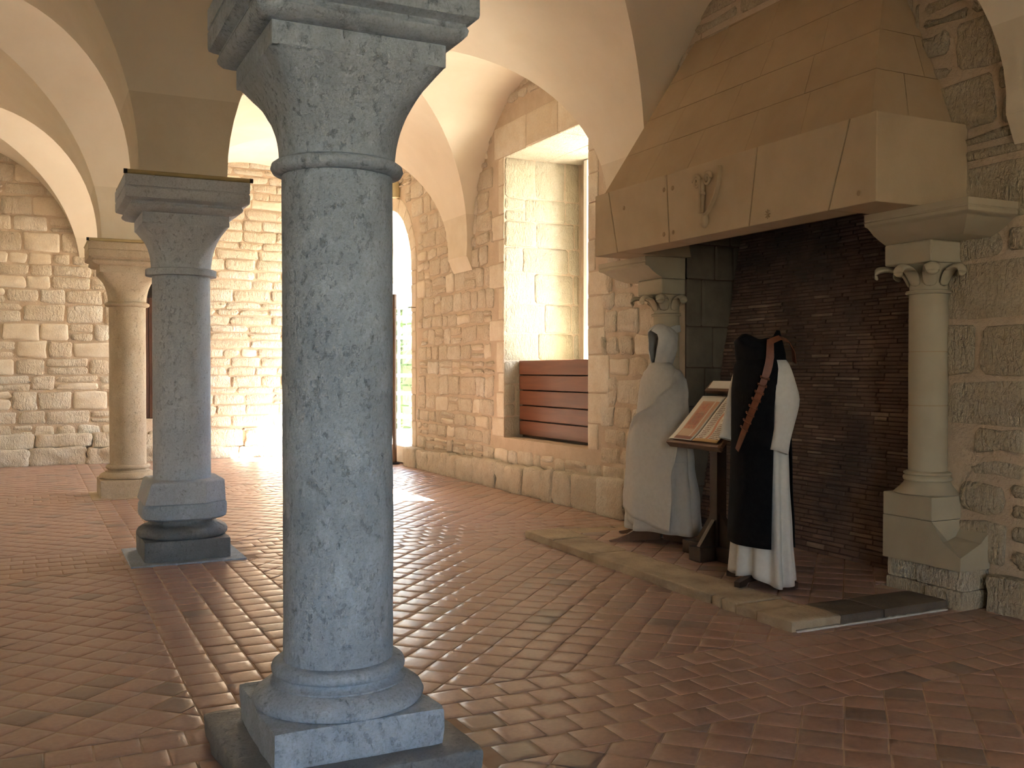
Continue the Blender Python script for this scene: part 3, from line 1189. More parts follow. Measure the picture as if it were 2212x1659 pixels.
# the large grey column in front
C1 = (1.09, 3.78)
col = tag(empty('column', (C1[0], C1[1], 0)), 'thick pitted grey limestone column on stepped base, nearest of the three', 'column', 'hall columns', 'structure')
col.location = (0, 0, 0)
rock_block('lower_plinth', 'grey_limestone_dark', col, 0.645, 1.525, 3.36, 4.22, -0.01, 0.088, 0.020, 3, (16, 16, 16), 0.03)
rock_block('plinth', 'grey_limestone', col, 0.765, 1.405, 3.46, 4.10, 0.08, 0.224, 0.012, 8, (16, 16, 16), 0.016)
attic_base(C1, col, 'grey_limestone', 0.2145, 0.218, 0.006)
shaft(C1, col, 'grey_limestone', 0.2130, 0.372, 2.25, seed=1)
capital(C1, col, 'grey_limestone')

# the grey column on a reused upturned base
C2 = (1.12, 8.38)
col = tag(empty('column', (C2[0], C2[1], 0)), 'smooth grey column standing on a stacked upturned moulded base', 'column', 'hall columns', 'structure')
col.location = (0, 0, 0)
MB().box(C2[0] - .43, C2[0] + .43, C2[1] - .43, C2[1] + .43, -0.01, 0.014).build('floor_slab', 'grey_limestone', col, bevel=0.004)
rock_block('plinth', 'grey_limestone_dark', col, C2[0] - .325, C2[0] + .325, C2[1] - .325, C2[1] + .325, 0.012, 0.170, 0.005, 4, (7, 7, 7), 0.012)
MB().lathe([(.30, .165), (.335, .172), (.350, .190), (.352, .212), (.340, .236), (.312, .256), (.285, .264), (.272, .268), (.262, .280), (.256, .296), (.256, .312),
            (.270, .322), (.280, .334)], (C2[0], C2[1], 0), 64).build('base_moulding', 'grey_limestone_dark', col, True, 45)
rings = []
for z, s in ((.318, .93), (.332, .985), (.36, 1.0), (.42, 1.0), (.440, .985), (.446, .96)):
    q = []
    for j in range(48):
        a = 2 * math.pi * j / 48
        m = (abs(math.cos(a)) ** 5 + abs(math.sin(a)) ** 5) ** (-1 / 5)
        rr = 0.325 * min(m, 1.13) * s + 0.006 * noise.noise(Vector((math.cos(a) * 4, math.sin(a) * 4, z * 8)))
        q.append((C2[0] + rr * math.cos(a), C2[1] + rr * math.sin(a), z))
    rings.append(q)
MB().loft(rings).build('upturned_slab', 'grey_limestone', col, True, 40)
h0, h1 = 0.318, 0.300
b = [(-h0, -h0 + .02), (.135, -h0), (h0, -.16), (h0, h0), (-h0, h0)]
t5 = [(-h1 + .03, -h1), (.145, -h1), (h1 + .01, -.15), (h1 + .01, h1), (-h1 + .03, h1)]
MB().loft([[(C2[0] + p[0], C2[1] + p[1], .446) for p in b], [(C2[0] + p[0], C2[1] + p[1], .615) for p in t5], [(C2[0] + p[0] * .93, C2[1] + p[1] * .93, .628) for p in t5]]).build('upturned_capital', 'smooth_limestone', col, bevel=0.008)
shaft(C2, col, 'smooth_limestone', 0.2240, 0.620, 2.26, seed=5, amp=0.001)
capital(C2, col, 'smooth_limestone', 0.325, 0.262, 0.230, True, 1.40)

# the cream column near the end wall
C3 = (1.075, 12.68)
col = tag(empty('column', (C3[0], C3[1], 0)), 'slender warm cream column with chipped base, farthest of the three', 'column', 'hall columns', 'structure')
col.location = (0, 0, 0)
MB().box(C3[0] - .42, C3[0] + .42, C3[1] - .42, C3[1] + .42, -0.01, 0.012).build('floor_slab', 'cream_limestone', col, bevel=0.004)
rock_block('plinth', 'cream_limestone', col, C3[0] - .33, C3[0] + .33, C3[1] - .33, C3[1] + .33, 0.01, 0.215, 0.006, 12, (7, 7, 7), 0.014)
attic_base(C3, col, 'cream_limestone', 0.208, 0.212, 0.03)
shaft(C3, col, 'cream_limestone', 0.2075, 0.366, 2.25, seed=9, amp=0.0015)
capital(C3, col, 'cream_limestone', 0.325, 0.252, 0.216, False, 1.25)

# ------------------------------------------------------------------ lighting tubes lying on the capitals
for (cx, cy), lab in ((C2, 'ochre lighting tube along the %s edge of the grey column capital'), (C3, 'ochre lighting tube along the %s edge of the cream column capital')):
    e, z = 0.435, 2.985
    for nm, p, q in (('front', (cx - e - .01, cy - e), (cx + e + .03, cy - e)), ('aisle', (cx - e, cy - e + .03), (cx - e, cy + e))):
        root = tag(empty('lighting_tube', ((p[0] + q[0]) / 2, (p[1] + q[1]) / 2, z)), lab % nm, 'light tube', 'lighting tubes on the capitals')
        loc = root.location.copy()
        P, Q = Vector((p[0], p[1], z + .004)) - loc, Vector((q[0], q[1], z + .004)) - loc
        d = (Q - P).normalized()
        MB().tube([P, Q], 0.017, 12).build('tube', 'ochre_paint', root, True, 50)
        for a, s in ((P, -1), (Q, 1)):
            MB().tube([a + d * s * -0.004, a + d * s * 0.022], 0.0185, 12).build('end_cap', 'black_plastic', root, True, 50)
        for k in (0.2, 0.8):
            m = P.lerp(Q, k)
            MB().box(m.x - .012, m.x + .012, m.y - .012, m.y + .012, m.z - .019, m.z - .012).build('clip', 'ochre_paint', root)
# ------------------------------------------------------------------ fireplace
fire = tag(empty('fireplace', (5.0, 6.13, 0)), 'large stone fireplace with tapering hood above a smoke-blackened recess', 'fireplace')
fire.location = (0, 0, 0)
MX, MZ0, MZ1 = 4.65, 2.528, 3.08
MY0, MY1 = 4.46, 7.79
HZ = 0.062                       # top of the raised hearth

# mantel beam of five wedge-cut blocks
cuts = [(MY1, MY1), (7.56, 7.41), (6.67, 6.63), (5.56, 5.65), (4.68, 4.865), (MY0, MY0)]     # (y at top, y at bottom)
blocks = []
g = 0.005
for i in range(5):
    (t1, b1), (t0, b0) = cuts[i], cuts[i + 1]
    d = (-g if i else 0, g if i < 4 else 0)
    xb_ = XW - .004 if i in (0, 4) else MX + .26      # the end blocks run back to the wall
    p = [(MX, b0 + d[1], MZ0), (xb_, b0 + d[1], MZ0), (xb_, b1 + d[0], MZ0), (MX, b1 + d[0], MZ0),
         (MX, t0 + d[1], MZ1), (xb_, t0 + d[1], MZ1), (xb_, t1 + d[0], MZ1), (MX, t1 + d[0], MZ1)]
    blocks.append(MB().hexa(p).build('mantel_block', 'mantel_stone', fire, bevel=0.006))
MB().box(MX + .02, MX + .24, MY0 + .02, MY1 - .02, MZ0 + .01, MZ1 - .01).build('mantel_core', 'joint_line', fire)
MB().box(MX + .27, MX + .42, MY0 + .42, MY1 - .40, MZ0 + .03, MZ0 + .16).build('lintel_beam', 'lintel_wood', fire, bevel=0.006)

# small marks cut in the mantel: lifting holes and a little cross
for (y_, z_) in ((6.70, 2.96), (6.70, 2.60), (6.58, 2.955), (6.57, 2.60), (4.60, 2.60), (7.30, 2.90)):
    o = MB().lathe([(0.016, 0.0), (0.019, 0.002), (0.014, 0.005), (0.010, 0.002), (0.001, 0.001)], (0, 0, 0), 12).build('lifting_hole', 'joint_line', fire, True)
    o.location = (MX - .001, y_, z_)
    o.rotation_euler = (0, R(-90), 0)
cr = MB()
for a in range(8):
    cr.tube([(MX - .002, 5.445, 2.587), (MX - .003, 5.445 + .026 * math.cos(a * math.pi / 4), 2.587 + .032 * math.sin(a * math.pi / 4))], .0035, 6)
cr.build('incised_cross', 'joint_line', fire)

# carved emblem: two scrolled crooks, a curved blade and a knob
em = MB()


def scroll(cy, cz, r, sgn, turns=2.1):
    pts = []
    n = 44
    for k in range(n + 1):
        t_ = k / n
        a = (R(180) if sgn > 0 else 0) - sgn * (turns * 2 * math.pi * t_)
        rr = r * (1 - t_) + 0.006
        pts.append((MX - .016, cy + rr * math.cos(a) * 0.86, cz + rr * math.sin(a)))
    return pts


def bar(ya, za, yb, zb):
    return [(MX - .016, ya + (yb - ya) * k / 5, za + (zb - za) * k / 5) for k in range(6)]


s1 = scroll(6.245, 2.945, 0.047, -1)
s2_ = scroll(6.112, 2.948, 0.047, 1)
em = MB().tube(s1, [0.0135 - 0.005 * k / 44 for k in range(45)], 8)
emb = em.build('carved_scroll', 'mantel_stone', fire, True)
em = MB().tube(s2_, [0.0135 - 0.005 * k / 44 for k in range(45)], 8)
em.build('carved_scroll', 'mantel_stone', fire, True)
MB().tube(bar(6.200, 2.955, 6.203, 2.70), 0.0135, 8).build('carved_staff', 'mantel_stone', fire, True)
st_ = MB().tube(bar(6.165, 2.955, 6.168, 2.70), 0.0135, 8)
st_.build('carved_staff', 'mantel_stone', fire, True)
MB().lathe([(0.004, -.016), (.018, -.012), (.021, 0), (.018, .012), (.004, .016)], (MX - .014, 6.166, 2.845), 12).build('carved_knot', 'mantel_stone', fire, True)
outer = [(5.957, 3.020), (5.960, 2.96), (5.972, 2.89), (6.000, 2.82), (6.045, 2.755), (6.10, 2.695), (6.135, 2.672)]
inner = [(5.974, 3.020), (5.985, 2.96), (6.003, 2.89), (6.034, 2.82), (6.080, 2.755), (6.130, 2.705), (6.155, 2.690)]
rings = [[(MX + .004, a[0], a[1]), (MX - .034, a[0] + .002, a[1]), (MX - .020, b[0] - .004, b[1]), (MX + .004, b[0], b[1])] for a, b in zip(outer, inner)]
MB().loft(rings).build('carved_blade', 'mantel_stone', fire, True, 40)
hd = MB()
rings = []
for i in range(9):
    a = math.pi * i / 8 - math.pi / 2
    q = []
    for j in range(16):
        t_ = 2 * math.pi * j / 16
        rr = 0.042 * max(0.05, math.cos(a)) * (1 + 0.16 * noise.noise(Vector((math.cos(t_) * 2.2, math.sin(t_) * 2.2, i))))
        q.append((MX - .004 + rr * math.cos(t_), 6.158 + rr * math.sin(t_), 2.638 + 0.055 * math.sin(a)))
    rings.append(q)
MB().loft(rings).build('carved_head', 'mantel_stone', fire, True)

# tapering hood, laid in courses
HX0, HY0, HY1 = 4.70, 4.55, 7.72
SX, SY, SYF = 0.54, 0.42, 0.25
levels = [3.08, 3.43, 3.75, 4.08, 4.45, 4.85]


def hood_pt(y0_, k, z):
    """k runs 0..1 along the front from the near corner to the far corner"""
    dz = z - 3.08
    ya, yb = HY0 + SY * dz, HY1 - SYF * dz
    return (min(HX0 + SX * dz, XW + .3), ya + (yb - ya) * k, z)


rs = random.Random(4)
jg = 0.0016
for i in range(5):
    z0, z1 = levels[i] + (jg if i else 0), levels[i + 1] - jg
    ks = [0.0]
    while ks[-1] < 0.86:
        ks.append(ks[-1] + rs.uniform(0.17, 0.30))
    ks[-1] = 1.0
    for a, b in zip(ks, ks[1:]):
        e = jg / 3.0
        a2, b2 = a + (e if a > 0 else 0), b - (e if b < 1 else 0)
        f = [hood_pt(0, a2, z0), hood_pt(0, b2, z0), hood_pt(0, b2, z1), hood_pt(0, a2, z1)]
        bk = [(p[0] + 0.11, p[1] + (0.09 if a == 0 and q in (0, 3) else 0) - (0.09 if b == 1 and q in (1, 2) else 0), p[2]) for q, p in enumerate(f)]
        MB().hexa([f[0], bk[0], bk[1], f[1], f[3], bk[3], bk[2], f[2]]).build('hood_stone', 'hood_stone', fire)
    # near and far cheeks
    for side in (0, 1):
        def cp(x, z):
            dz = z - 3.08
            y_ = HY0 + SY * dz if side == 0 else HY1 - SYF * dz
            return (x, y_, z)
        xf0, xf1 = HX0 + SX * (z0 - 3.08), HX0 + SX * (z1 - 3.08)
        if xf0 > XW:
            continue
        s_ = 1 if side == 0 else -1
        cut_ = (0.42 if i % 2 == 0 else 0.75) if xf0 < 5.0 else None
        segs = [(0.0, cut_), (cut_, 1.0)] if cut_ else [(0.0, 1.0)]
        for a, b in segs:
            e = 0.002
            def xx(k, xf):
                return xf + (XW + .02 - xf) * k
            x00, x01 = xx(a, xf0) + (e if a > 0 else 0.001), xx(b, xf0) - e
            x10, x11 = xx(a, xf1) + (e if a > 0 else 0.001), xx(b, xf1) - e
            f = [cp(x00, z0), cp(x01, z0), cp(x11, z1), cp(x10, z1)]
            bk = [(p[0], p[1] + s_ * 0.09, p[2]) for p in f]
            MB().hexa([f[0], f[1], bk[1], bk[0], f[3], f[2], bk[2], bk[3]]).build('hood_stone', 'hood_stone', fire)
# mortar core behind the joints of the hood
core = []
for z in (3.08, 4.85):
    dz = z - 3.08
    core.append([(HX0 + SX * dz + .012, HY0 + SY * dz + .012, z), (HX0 + SX * dz + .012, HY1 - SYF * dz - .012, z)])
hc = MB()
hc.add([core[0][0], core[0][1], core[1][1], core[1][0]], [(0, 1, 2, 3)])
hc.add([core[0][0], (XW + .3, core[0][0][1], 3.08), (XW + .9, core[1][0][1], 4.85), core[1][0]], [(0, 1, 2, 3)])
hc.add([core[0][1], (XW + .3, core[0][1][1], 3.08), (XW + .9, core[1][1][1], 4.85), core[1][1]], [(0, 1, 2, 3)])
hc.build('hood_core', 'joint_line', fire)

# recess: leaning brick back, stone cheeks, dark flue
NB0, NB1 = 5.58, 6.08           # x of the back at the hearth and at z = 2.75
lean = (NB1 - NB0) / 2.75
Nb = Vector((-1, 0, lean)).normalized()
Vb = Vector((lean, 0, 1)).normalized()
back_frame = (Vector((NB0, 0, 0)), Y_AX, Vb, Nb)
bk = MB().add([(NB0, 4.88, 0), (NB0, 7.52, 0), (NB0 + lean * 3.3, 7.52, 3.3), (NB0 + lean * 3.3, 4.88, 3.3)], [(0, 1, 2, 3)])
bk.add([(NB0 + lean * 3.3, 7.52, 3.3), (NB0 + lean * 3.3, 4.88, 3.3), (XW, 4.88, 4.4), (XW, 7.52, 4.4)], [(0, 1, 2, 3)])
brick_back = bk.build('brick_back', 'soot_mortar', fire)
sb = Stones(brick_back, 'brick')
rs = random.Random(41)
v = 0.05
while v < 2.95:
    bh = rs.uniform(0.026, 0.036) if v > 0.6 else rs.uniform(0.028, 0.05)
    u = 4.90 - rs.uniform(0, 0.2)
    while u < 7.50:
        w = rs.uniform(0.13, 0.27)
        a, b = max(u, 4.90), min(u + w, 7.50)
        u += w
        if b - a < 0.03:
            continue
        j = lambda: rs.uniform(-0.002, 0.002)
        poly = [(a + .003, v + .004 + j()), (b - .003, v + .004 + j()), (b - .003, v + bh - .003 + j()), (a + .003, v + bh - .003 + j())]
        sb.add(poly, back_frame, 'fire_brick', rs.uniform(0.004, 0.014), rs, 0.0)
    v += bh
sb.build()
ck = MB()
panel(ck, (Vector((0, NICHE[1], 0)), X_AX, Z_AX, -Y_AX), [(XW - .01, 0), (6.3, 0), (6.3, 3.6), (XW - .01, 3.6)], [])
cheek_far = ck.build('recess_cheek', 'soot_mortar', fire)
sc_ = Stones(cheek_far, 'cheek_stone')
rs = random.Random(44)
for z0, z1 in ((0.06, 0.42), (0.42, 0.80), (0.80, 1.16), (1.16, 1.52), (1.52, 1.90), (1.90, 2.34), (2.34, 2.66), (2.66, 3.05)):
    xs = [XW, rs.uniform(5.62, 5.80), rs.uniform(5.95, 6.05), 6.3]
    for a, b in zip(xs, xs[1:]):
        sc_.add(rough_rect(a + .004, b - .004, z0 + .005, z1 - .005, rs, 0.003, 0.01), (Vector((0, NICHE[1], 0)), X_AX, Z_AX, -Y_AX), 'sooty_stone', rs.uniform(.006, .014), rs, 0.001)
sc_.build()
ck = MB()
panel(ck, (Vector((0, NICHE[0], 0)), X_AX, Z_AX, Y_AX), [(XW - .01, 0), (6.3, 0), (6.3, 3.6), (XW - .01, 3.6)], [])
ck.build('recess_cheek', 'sooty_stone', fire)
MB().box(XW - .02, XW + .02, 4.9, 7.5, 2.95, 3.0).build('recess_head', 'sooty_stone', fire)


def jamb(yc, s, fire):
    """one half column carrying the mantel; s = +1 for the jamb whose recess side looks to +y"""
    cx = 5.375
    c = (cx, yc)
    r = 0.122
    col = MB()
    rings = []
    body = None
    # shaft in three drums
    zs = [0.825, 1.265, 1.62, 2.00]
    for i in range(3):
        m = MB().lathe([(r, zs[i] + .002), (r + .0005, zs[i] + .2), (r, zs[i + 1] - .002)], (cx, yc, 0), 36)
        o = m.build('shaft_drum' if i else 'jamb_column', 'jamb_stone', fire if i == 0 else body, True, 50)
        if i == 0:
            body = o
    MB().lathe([(r - .003, 0.83), (r - .003, 2.0)], (cx, yc, 0), 24).build('shaft_core', 'joint_line', body)
    MB().lathe([(r + .005, .765), (r + .028, .770), (r + .034, .782), (r + .030, .796), (r + .018, .802), (r + .020, .806), (r + .030, .812), (r + .028, .822), (r + .012, .830), (r - .002, .832)], (cx, yc, 0), 36).build('base_ring', 'jamb_stone', body, True, 50)
    MB().lathe([(.205, .680), (.212, .688), (.195, .705), (.170, .728), (.150, .752), (.140, .768)], (cx, yc, 0), 36).build('base_flare', 'jamb_stone', body, True, 50)
    # block under the base, cut back to a point at the room corner
    ya, yb = yc - .20, yc + .20
    x0 = 5.185
    MB().box(x0, XW + .04, ya, yb, .53, .682).build('base_block', 'jamb_stone', body, bevel=0.005)
    e = -s * 0.22                      # the lower block is wider on the outer side
    yo, yi = (ya, yb) if s > 0 else (yb, ya)
    yw = yo + e
    low = MB()
    P = lambda x, y, z: (x, y, z)
    A0, A1 = P(x0, yi, .245), P(x0, yw, .245)
    B0, B1 = P(XW + .04, yi, .245), P(XW + .04, yw, .245)
    D0, D1 = P(x0, yi, .528), P(x0, yo, .528)
    E0, E1 = P(XW + .04, yi, .528), P(XW + .04, yo, .528)
    F = P(x0, yw, .33)                 # lowest point of the hollow
    G_ = P(XW + .04, yw, .52)
    K1, K2 = P(x0, yo + e * .38, .41), P(XW - .08, yw, .41)
    M1, M2 = P(x0 + .12, yo + e * 0.1, .40), P(XW - .06, yo + e * .05, .42)
    vs_ = [A0, A1, B0, B1, D0, D1, E0, E1, F, G_, K1, K2, M1, M2]
    fs = [(0, 1, 8, 10, 5, 4), (1, 3, 9, 11, 8), (0, 4, 6, 2), (4, 5, 7, 6), (5, 10, 12), (10, 8, 12), (8, 11, 12), (11, 13, 12), (11, 9, 13), (9, 7, 13), (7, 5, 12), (7, 12, 13), (0, 2, 3, 1)]
    low.add(vs_, fs)
    low.build('lower_block', 'jamb_stone', body)
    k = 0
    yy0, yy1 = min(yw, yi), max(yw, yi)
    for za, zb, sp in ((0.0, .12, .45), (.12, .25, .6)):
        ym = yy0 + (yy1 - yy0) * sp
        for a, b in ((yy0, ym), (ym, yy1)):
            rock_block('footing_stone', 'shaded_rubble', body, x0 + .01 + .012 * k, XW + .04, a + .003, b - .003, za - .005, zb - .002, .012, yc * 3 + k, (5, 5, 5), .018)
            k += 1
    # capital with curled leaves
    MB().lathe([(r, 1.998), (r + .018, 2.000), (r + .024, 2.010), (r + .018, 2.022), (r, 2.026)], (cx, yc, 0), 36).build('neck_ring', 'jamb_stone', body, True, 50)
    MB().lathe([(r - .004, 2.02), (r - .002, 2.07), (r + .008, 2.12), (r + .030, 2.16), (r + .058, 2.195), (r + .06, 2.205)], (cx, yc, 0), 36).build('bell', 'jamb_stone', body, True, 50)
    MB().box(cx - .195, XW + .03, yc - .195, yc + .195, 2.192, 2.335).build('capital_block', 'jamb_stone', body, bevel=0.012)
    for ang, L in ((-135, .36), (135, .36), (180, .26), (-90, .24), (90, .24)):
        d = Vector((math.cos(R(ang)), math.sin(R(ang)), 0))
        side = Vector((-d.y, d.x, 0))
        rings = []
        for t_, (rad, z) in enumerate(((r - .005, 2.045), (r + .010, 2.09), (r + .032, 2.130), (r + L * .26, 2.158), (r + L * .44, 2.166), (r + L * .58, 2.152), (r + L * .62, 2.122), (r + L * .52, 2.104))):
            w = (.050, .060, .070, .070, .066, .060, .052, .036)[t_]
            th = (.014, .016, .020, .026, .034, .042, .040, .024)[t_]
            p = Vector((cx, yc, 0)) + d * rad + Vector((0, 0, z))
            up = Vector((0, 0, 1)) if t_ > 2 else d
            rings.append([p - side * w, p - side * w * .5 + up * th * .6, p + up * th, p + side * w * .5 + up * th * .6, p + side * w, p - up * th * .5])
        MB().loft(rings).build('curled_leaf', 'jamb_stone', body, True, sub=1)
    # moulded impost slab that carries the mantel and returns to the wall
    sx = 5.0
    y_in = yc + s * 0.20
    y_out = yc - s * 0.61
    def slab(z, off):
        a, b = (y_out + s * off, y_in)
        return [(sx + off, a, z), (sx + off, b, z), (XW + .03, b, z), (XW + .03, a, z)]
    prof = [(2.335, .195), (2.345, .175), (2.365, .135), (2.395, .085), (2.425, .050), (2.440, .032), (2.445, .012), (2.452, .004), (2.470, .0), (2.476, .006), (2.480, .006), (2.486, 0.0), (2.526, 0.0)]
    MB().loft([slab(z, o_) for z, o_ in prof]).build('impost', 'jamb_stone', body, True, 35)


jamb(4.70, 1, fire)
jamb(7.70, -1, fire)

# ------------------------------------------------------------------ raised hearth
hearth = tag(empty('hearth', (4.6, 6.1, 0)), 'low stone-edged hearth platform paved with terracotta in front of the fireplace', 'hearth')
hearth.location = (0, 0, 0)
MB().box(4.0, 5.17, 4.45, 7.75, -0.005, HZ - 0.012).build('hearth_bed', 'floor_joint', hearth)
MB().box(5.172, 5.58, 4.905, 7.495, -0.005, HZ - 0.012).build('hearth_bed', 'floor_joint', hearth)
rs = random.Random(2)
ys = [4.345, 4.66, 4.86, 5.01, 5.12, 5.74, 6.70, 7.36, 7.90]
for i, (a, b) in enumerate(zip(ys, ys[1:])):
    x_front = 3.90 + (4.0 - 3.90) * (a - 4.34) / 3.6
    rock_block('kerb_stone', 'hearth_stone', hearth, x_front, x_front + .36 + rs.uniform(-.02, .02), a + .006, b - .006, -0.01, HZ + rs.uniform(-.003, .004), 0.010, i * 5, (12, 12, 12), .018)
xs = [4.27, 4.62, 5.16]
for i, (a, b) in enumerate(zip(xs, xs[1:])):
    rock_block('kerb_stone', 'hearth_stone_dark', hearth, a + .004, b - .004, 4.35, 4.66, -0.01, HZ + .002, 0.008, 50 + i, (7, 7, 7), .016)
for i, (a, b) in enumerate(((4.36, 4.85), (4.86, 5.28))):
    rock_block('kerb_stone', 'hearth_stone', hearth, a + .004, b - .004, 7.60, 7.88, -0.01, HZ - .012, 0.006, 60 + i, (7, 7, 7), .014)
n = 14
HT = 0.20
for i in range(-n, n):
    for j in range(-n, n):
        a, b = (i + .5) * HT, (j + .5) * HT
        px, py = 4.9 + (a - b) * s2, 6.1 + (a + b) * s2
        h = (HT - .008) / 2
        q = [(px + (u - w) * s2, py + (u + w) * s2) for u, w in ((-h, -h), (h, -h), (h, h), (-h, h))]
        c = clip_poly(q, 4.285, 5.18 if not 4.9 < py < 7.5 else 5.585, 4.67 if px < 5.18 else 4.905, 7.59 if px < 5.18 else 7.495)
        if c and area(c) > .0015:
            v, f = tile_geo(c, rs.uniform(.0005, .0015), (rs.uniform(-.004, .004), rs.uniform(-.004, .004)), HZ - .006)
            MB().add(v, f).build('tile', 'terracotta', hearth, True)

# pale lime fillet sealing the near edge of the hearth to the floor
rings = []
for k in range(41):
    x = 3.93 + 1.22 * k / 40
    w = .012 + .007 * noise.noise(Vector((x * 9, 1, 0))) + .006 * noise.noise(Vector((x * 31, 2, 0)))
    rings.append([(x, 4.350, .001), (x, 4.345 - w, .0015), (x, 4.350, .004 + w * .9)])
MB().loft(rings).build('lime_fillet', 'lime', hearth, True)
# ------------------------------------------------------------------ window in the deep recess
win = tag(empty('window_1'), 'white framed window at the back of the deep stone recess', kind='structure')
gx = OUT_X + 0.10
for a, b, c, d in ((9.42, 9.48, 1.45, 4.12), (10.72, 10.78, 1.45, 4.12), (9.48, 10.72, 1.45, 1.52), (9.48, 10.72, 4.05, 4.12), (10.07, 10.13, 1.52, 4.05)):
    MB().box(gx - .03, gx + .03, a, b, c, d).build('window_frame', 'white_paint', win, bevel=0.004)
for z in (2.05, 2.55, 3.05, 3.55):
    for a, b in ((9.48, 10.07), (10.13, 10.72)):
        MB().box(gx - .015, gx + .015, a, b, z - .015, z + .015).build('muntin', 'white_paint', win)
zz = [1.52, 2.05, 2.55, 3.05, 3.55, 4.05]
for a, b in ((9.48, 10.07), (10.13, 10.72)):
    for c, d in zip(zz, zz[1:]):
        MB().add([(gx, a, c), (gx, b, c), (gx, b, d), (gx, a, d)], [(0, 1, 2, 3)]).build('pane', 'window_glass', win)
# fixed white casing beside the glazing, seen edge-on in the recess
MB().box(6.42, OUT_X - .004, 10.96, 11.04, 1.50, WIN[3] - .02).build('casing', 'white_paint', win)
MB().box(5.80, OUT_X, WIN[0] + .02, WIN[1] - .02, 1.20, 1.46).build('window_sill', 'reveal_stone', win, bevel=0.01)

# five boards closing the lower part of the recess
pb = tag(empty('board_screen', (5.67, 10.3, 0.66)), 'screen of five red-brown varnished boards in the window recess', 'screen')
pb.location = (0, 0, 0)
rs = random.Random(6)
for k in range(5):
    z0 = 0.675 + k * 0.1915
    m = MB().box(5.655 + rs.uniform(-.004, .004), 5.705, WIN[0] + .03, WIN[1] - .025, z0, z0 + 0.178)
    m.build('board', 'shutter_wood', pb, bevel=0.006)
MB().box(5.708, 5.735, WIN[0] + .02, WIN[1] - .02, .645, 1.61).build('gap_light_block', 'oak_dark', pb)  # sheet added so no daylight shows through the gaps between boards
for yb in (9.5, 11.1):
    MB().box(5.736, 5.78, yb - .04, yb + .04, .66, 1.60).build('batten', 'oak_dark', pb)

# ------------------------------------------------------------------ glazed door and side light in the arched recess
dr = tag(empty('door_1'), 'white glazed garden door standing in the arched recess', kind='structure')
dx = OUT_X + 0.12
for a, b, c, d in ((14.80, 14.88, .28, 4.05), (16.78, 16.86, .28, 4.05), (14.88, 16.78, 3.97, 4.05), (14.88, 16.78, .28, .40), (15.78, 15.87, .40, 3.97)):
    MB().box(dx - .03, dx + .03, a, b, c, d).build('door_frame', 'white_paint', dr, bevel=0.004)
zz = [.40, .80, 1.20, 1.60, 2.0, 2.4, 2.8, 3.2, 3.97]
for a, b in ((14.88, 15.78), (15.87, 16.78)):
    for z in zz[1:-1]:
        MB().box(dx - .014, dx + .014, a, b, z - .016, z + .016).build('muntin', 'white_paint', dr)
    for c, d in zip(zz, zz[1:]):
        MB().add([(dx, a, c), (dx, b, c), (dx, b, d), (dx, a, d)], [(0, 1, 2, 3)]).build('pane', 'window_glass', dr)
# inner leaf folded back against the far side of the recess
leaf = tag(empty('door_2'), 'white glazed door leaf folded open against the bright side of the arched recess', kind='structure')
ly = DOOR[1] - 0.05
for a, b, c, d in ((5.52, 5.58, .30, 2.93), (6.46, 6.52, .30, 2.93), (5.58, 6.46, 2.83, 2.93), (5.58, 6.46, .30, .44), (5.965, 6.005, .44, 2.83)):
    MB().box(a, b, ly - .02, ly + .02, c, d).build('door_frame', 'white_paint', leaf, bevel=0.003)
zz = [.44, .66, 1.08, 1.40, 1.74, 2.08, 2.44, 2.83]
for z in zz[1:-1]:
    for a, b in ((5.58, 5.965), (6.005, 6.46)):
        MB().box(a, b, ly - .012, ly + .012, z - .030, z + .030).build('muntin', 'white_paint', leaf)
for a, b in ((5.58, 5.965), (6.005, 6.46)):
    for c, d in zip(zz, zz[1:]):
        MB().add([(a, ly, c), (b, ly, c), (b, ly, d), (a, ly, d)], [(0, 1, 2, 3)]).build('pane', 'window_glass', leaf)
rock_block('threshold', 'dressed_stone', dr, XW - .10, OUT_X, DOOR[0] + .01, DOOR[1] - .01, 0.02, 0.285, 0.008, 2, (6, 6, 6), .02)

# bronze framed glass leaf in front of the door, held open
bl = tag(empty('metal_door_leaf', (5.1, 15.2, 0)), 'tall narrow bronze-framed glass door leaf standing open by the garden door', 'door leaf')
bl.location = (0, 0, 0)
P0, P1 = Vector((5.245, 14.93, 0)), Vector((4.86, 15.72, 0))
dv = (P1 - P0).normalized()
nv = Vector((-dv.y, dv.x, 0))


def leaf_box(a, b, z0, z1, th=.022):
    p = P0 + dv * a
    q = P0 + dv * b
    return MB().hexa([p - nv * th + Z_AX * z0, q - nv * th + Z_AX * z0, q + nv * th + Z_AX * z0, p + nv * th + Z_AX * z0,
                      p - nv * th + Z_AX * z1, q - nv * th + Z_AX * z1, q + nv * th + Z_AX * z1, p + nv * th + Z_AX * z1])


L = (P1 - P0).length
leaf_box(0, .055, .03, 2.70).build('stile', 'bronze_metal', bl, bevel=0.003)
leaf_box(L - .055, L, .03, 2.70).build('stile', 'bronze_metal', bl, bevel=0.003)
leaf_box(.055, L - .055, 2.64, 2.70).build('rail', 'bronze_metal', bl, bevel=0.003)
leaf_box(.055, L - .055, .03, .13).build('rail', 'bronze_metal', bl, bevel=0.003)
leaf_box(.055, L - .055, .13, 2.64, .003).build('glass', 'window_glass', bl)
MB().lathe([(.075, 0), (.085, .006), (.083, .018), (.06, .026), (.02, .03)], (P0.x + dv.x * .03, P0.y + dv.y * .03, .0), 24).build('floor_pivot', 'black_plastic', bl, True, 40)
MB().tube([P0 + Z_AX * 2.49 - nv * .0, Vector((XW - .004, 14.55, 2.475))], .006, 6).build('stay_rod', 'bronze_metal', bl)

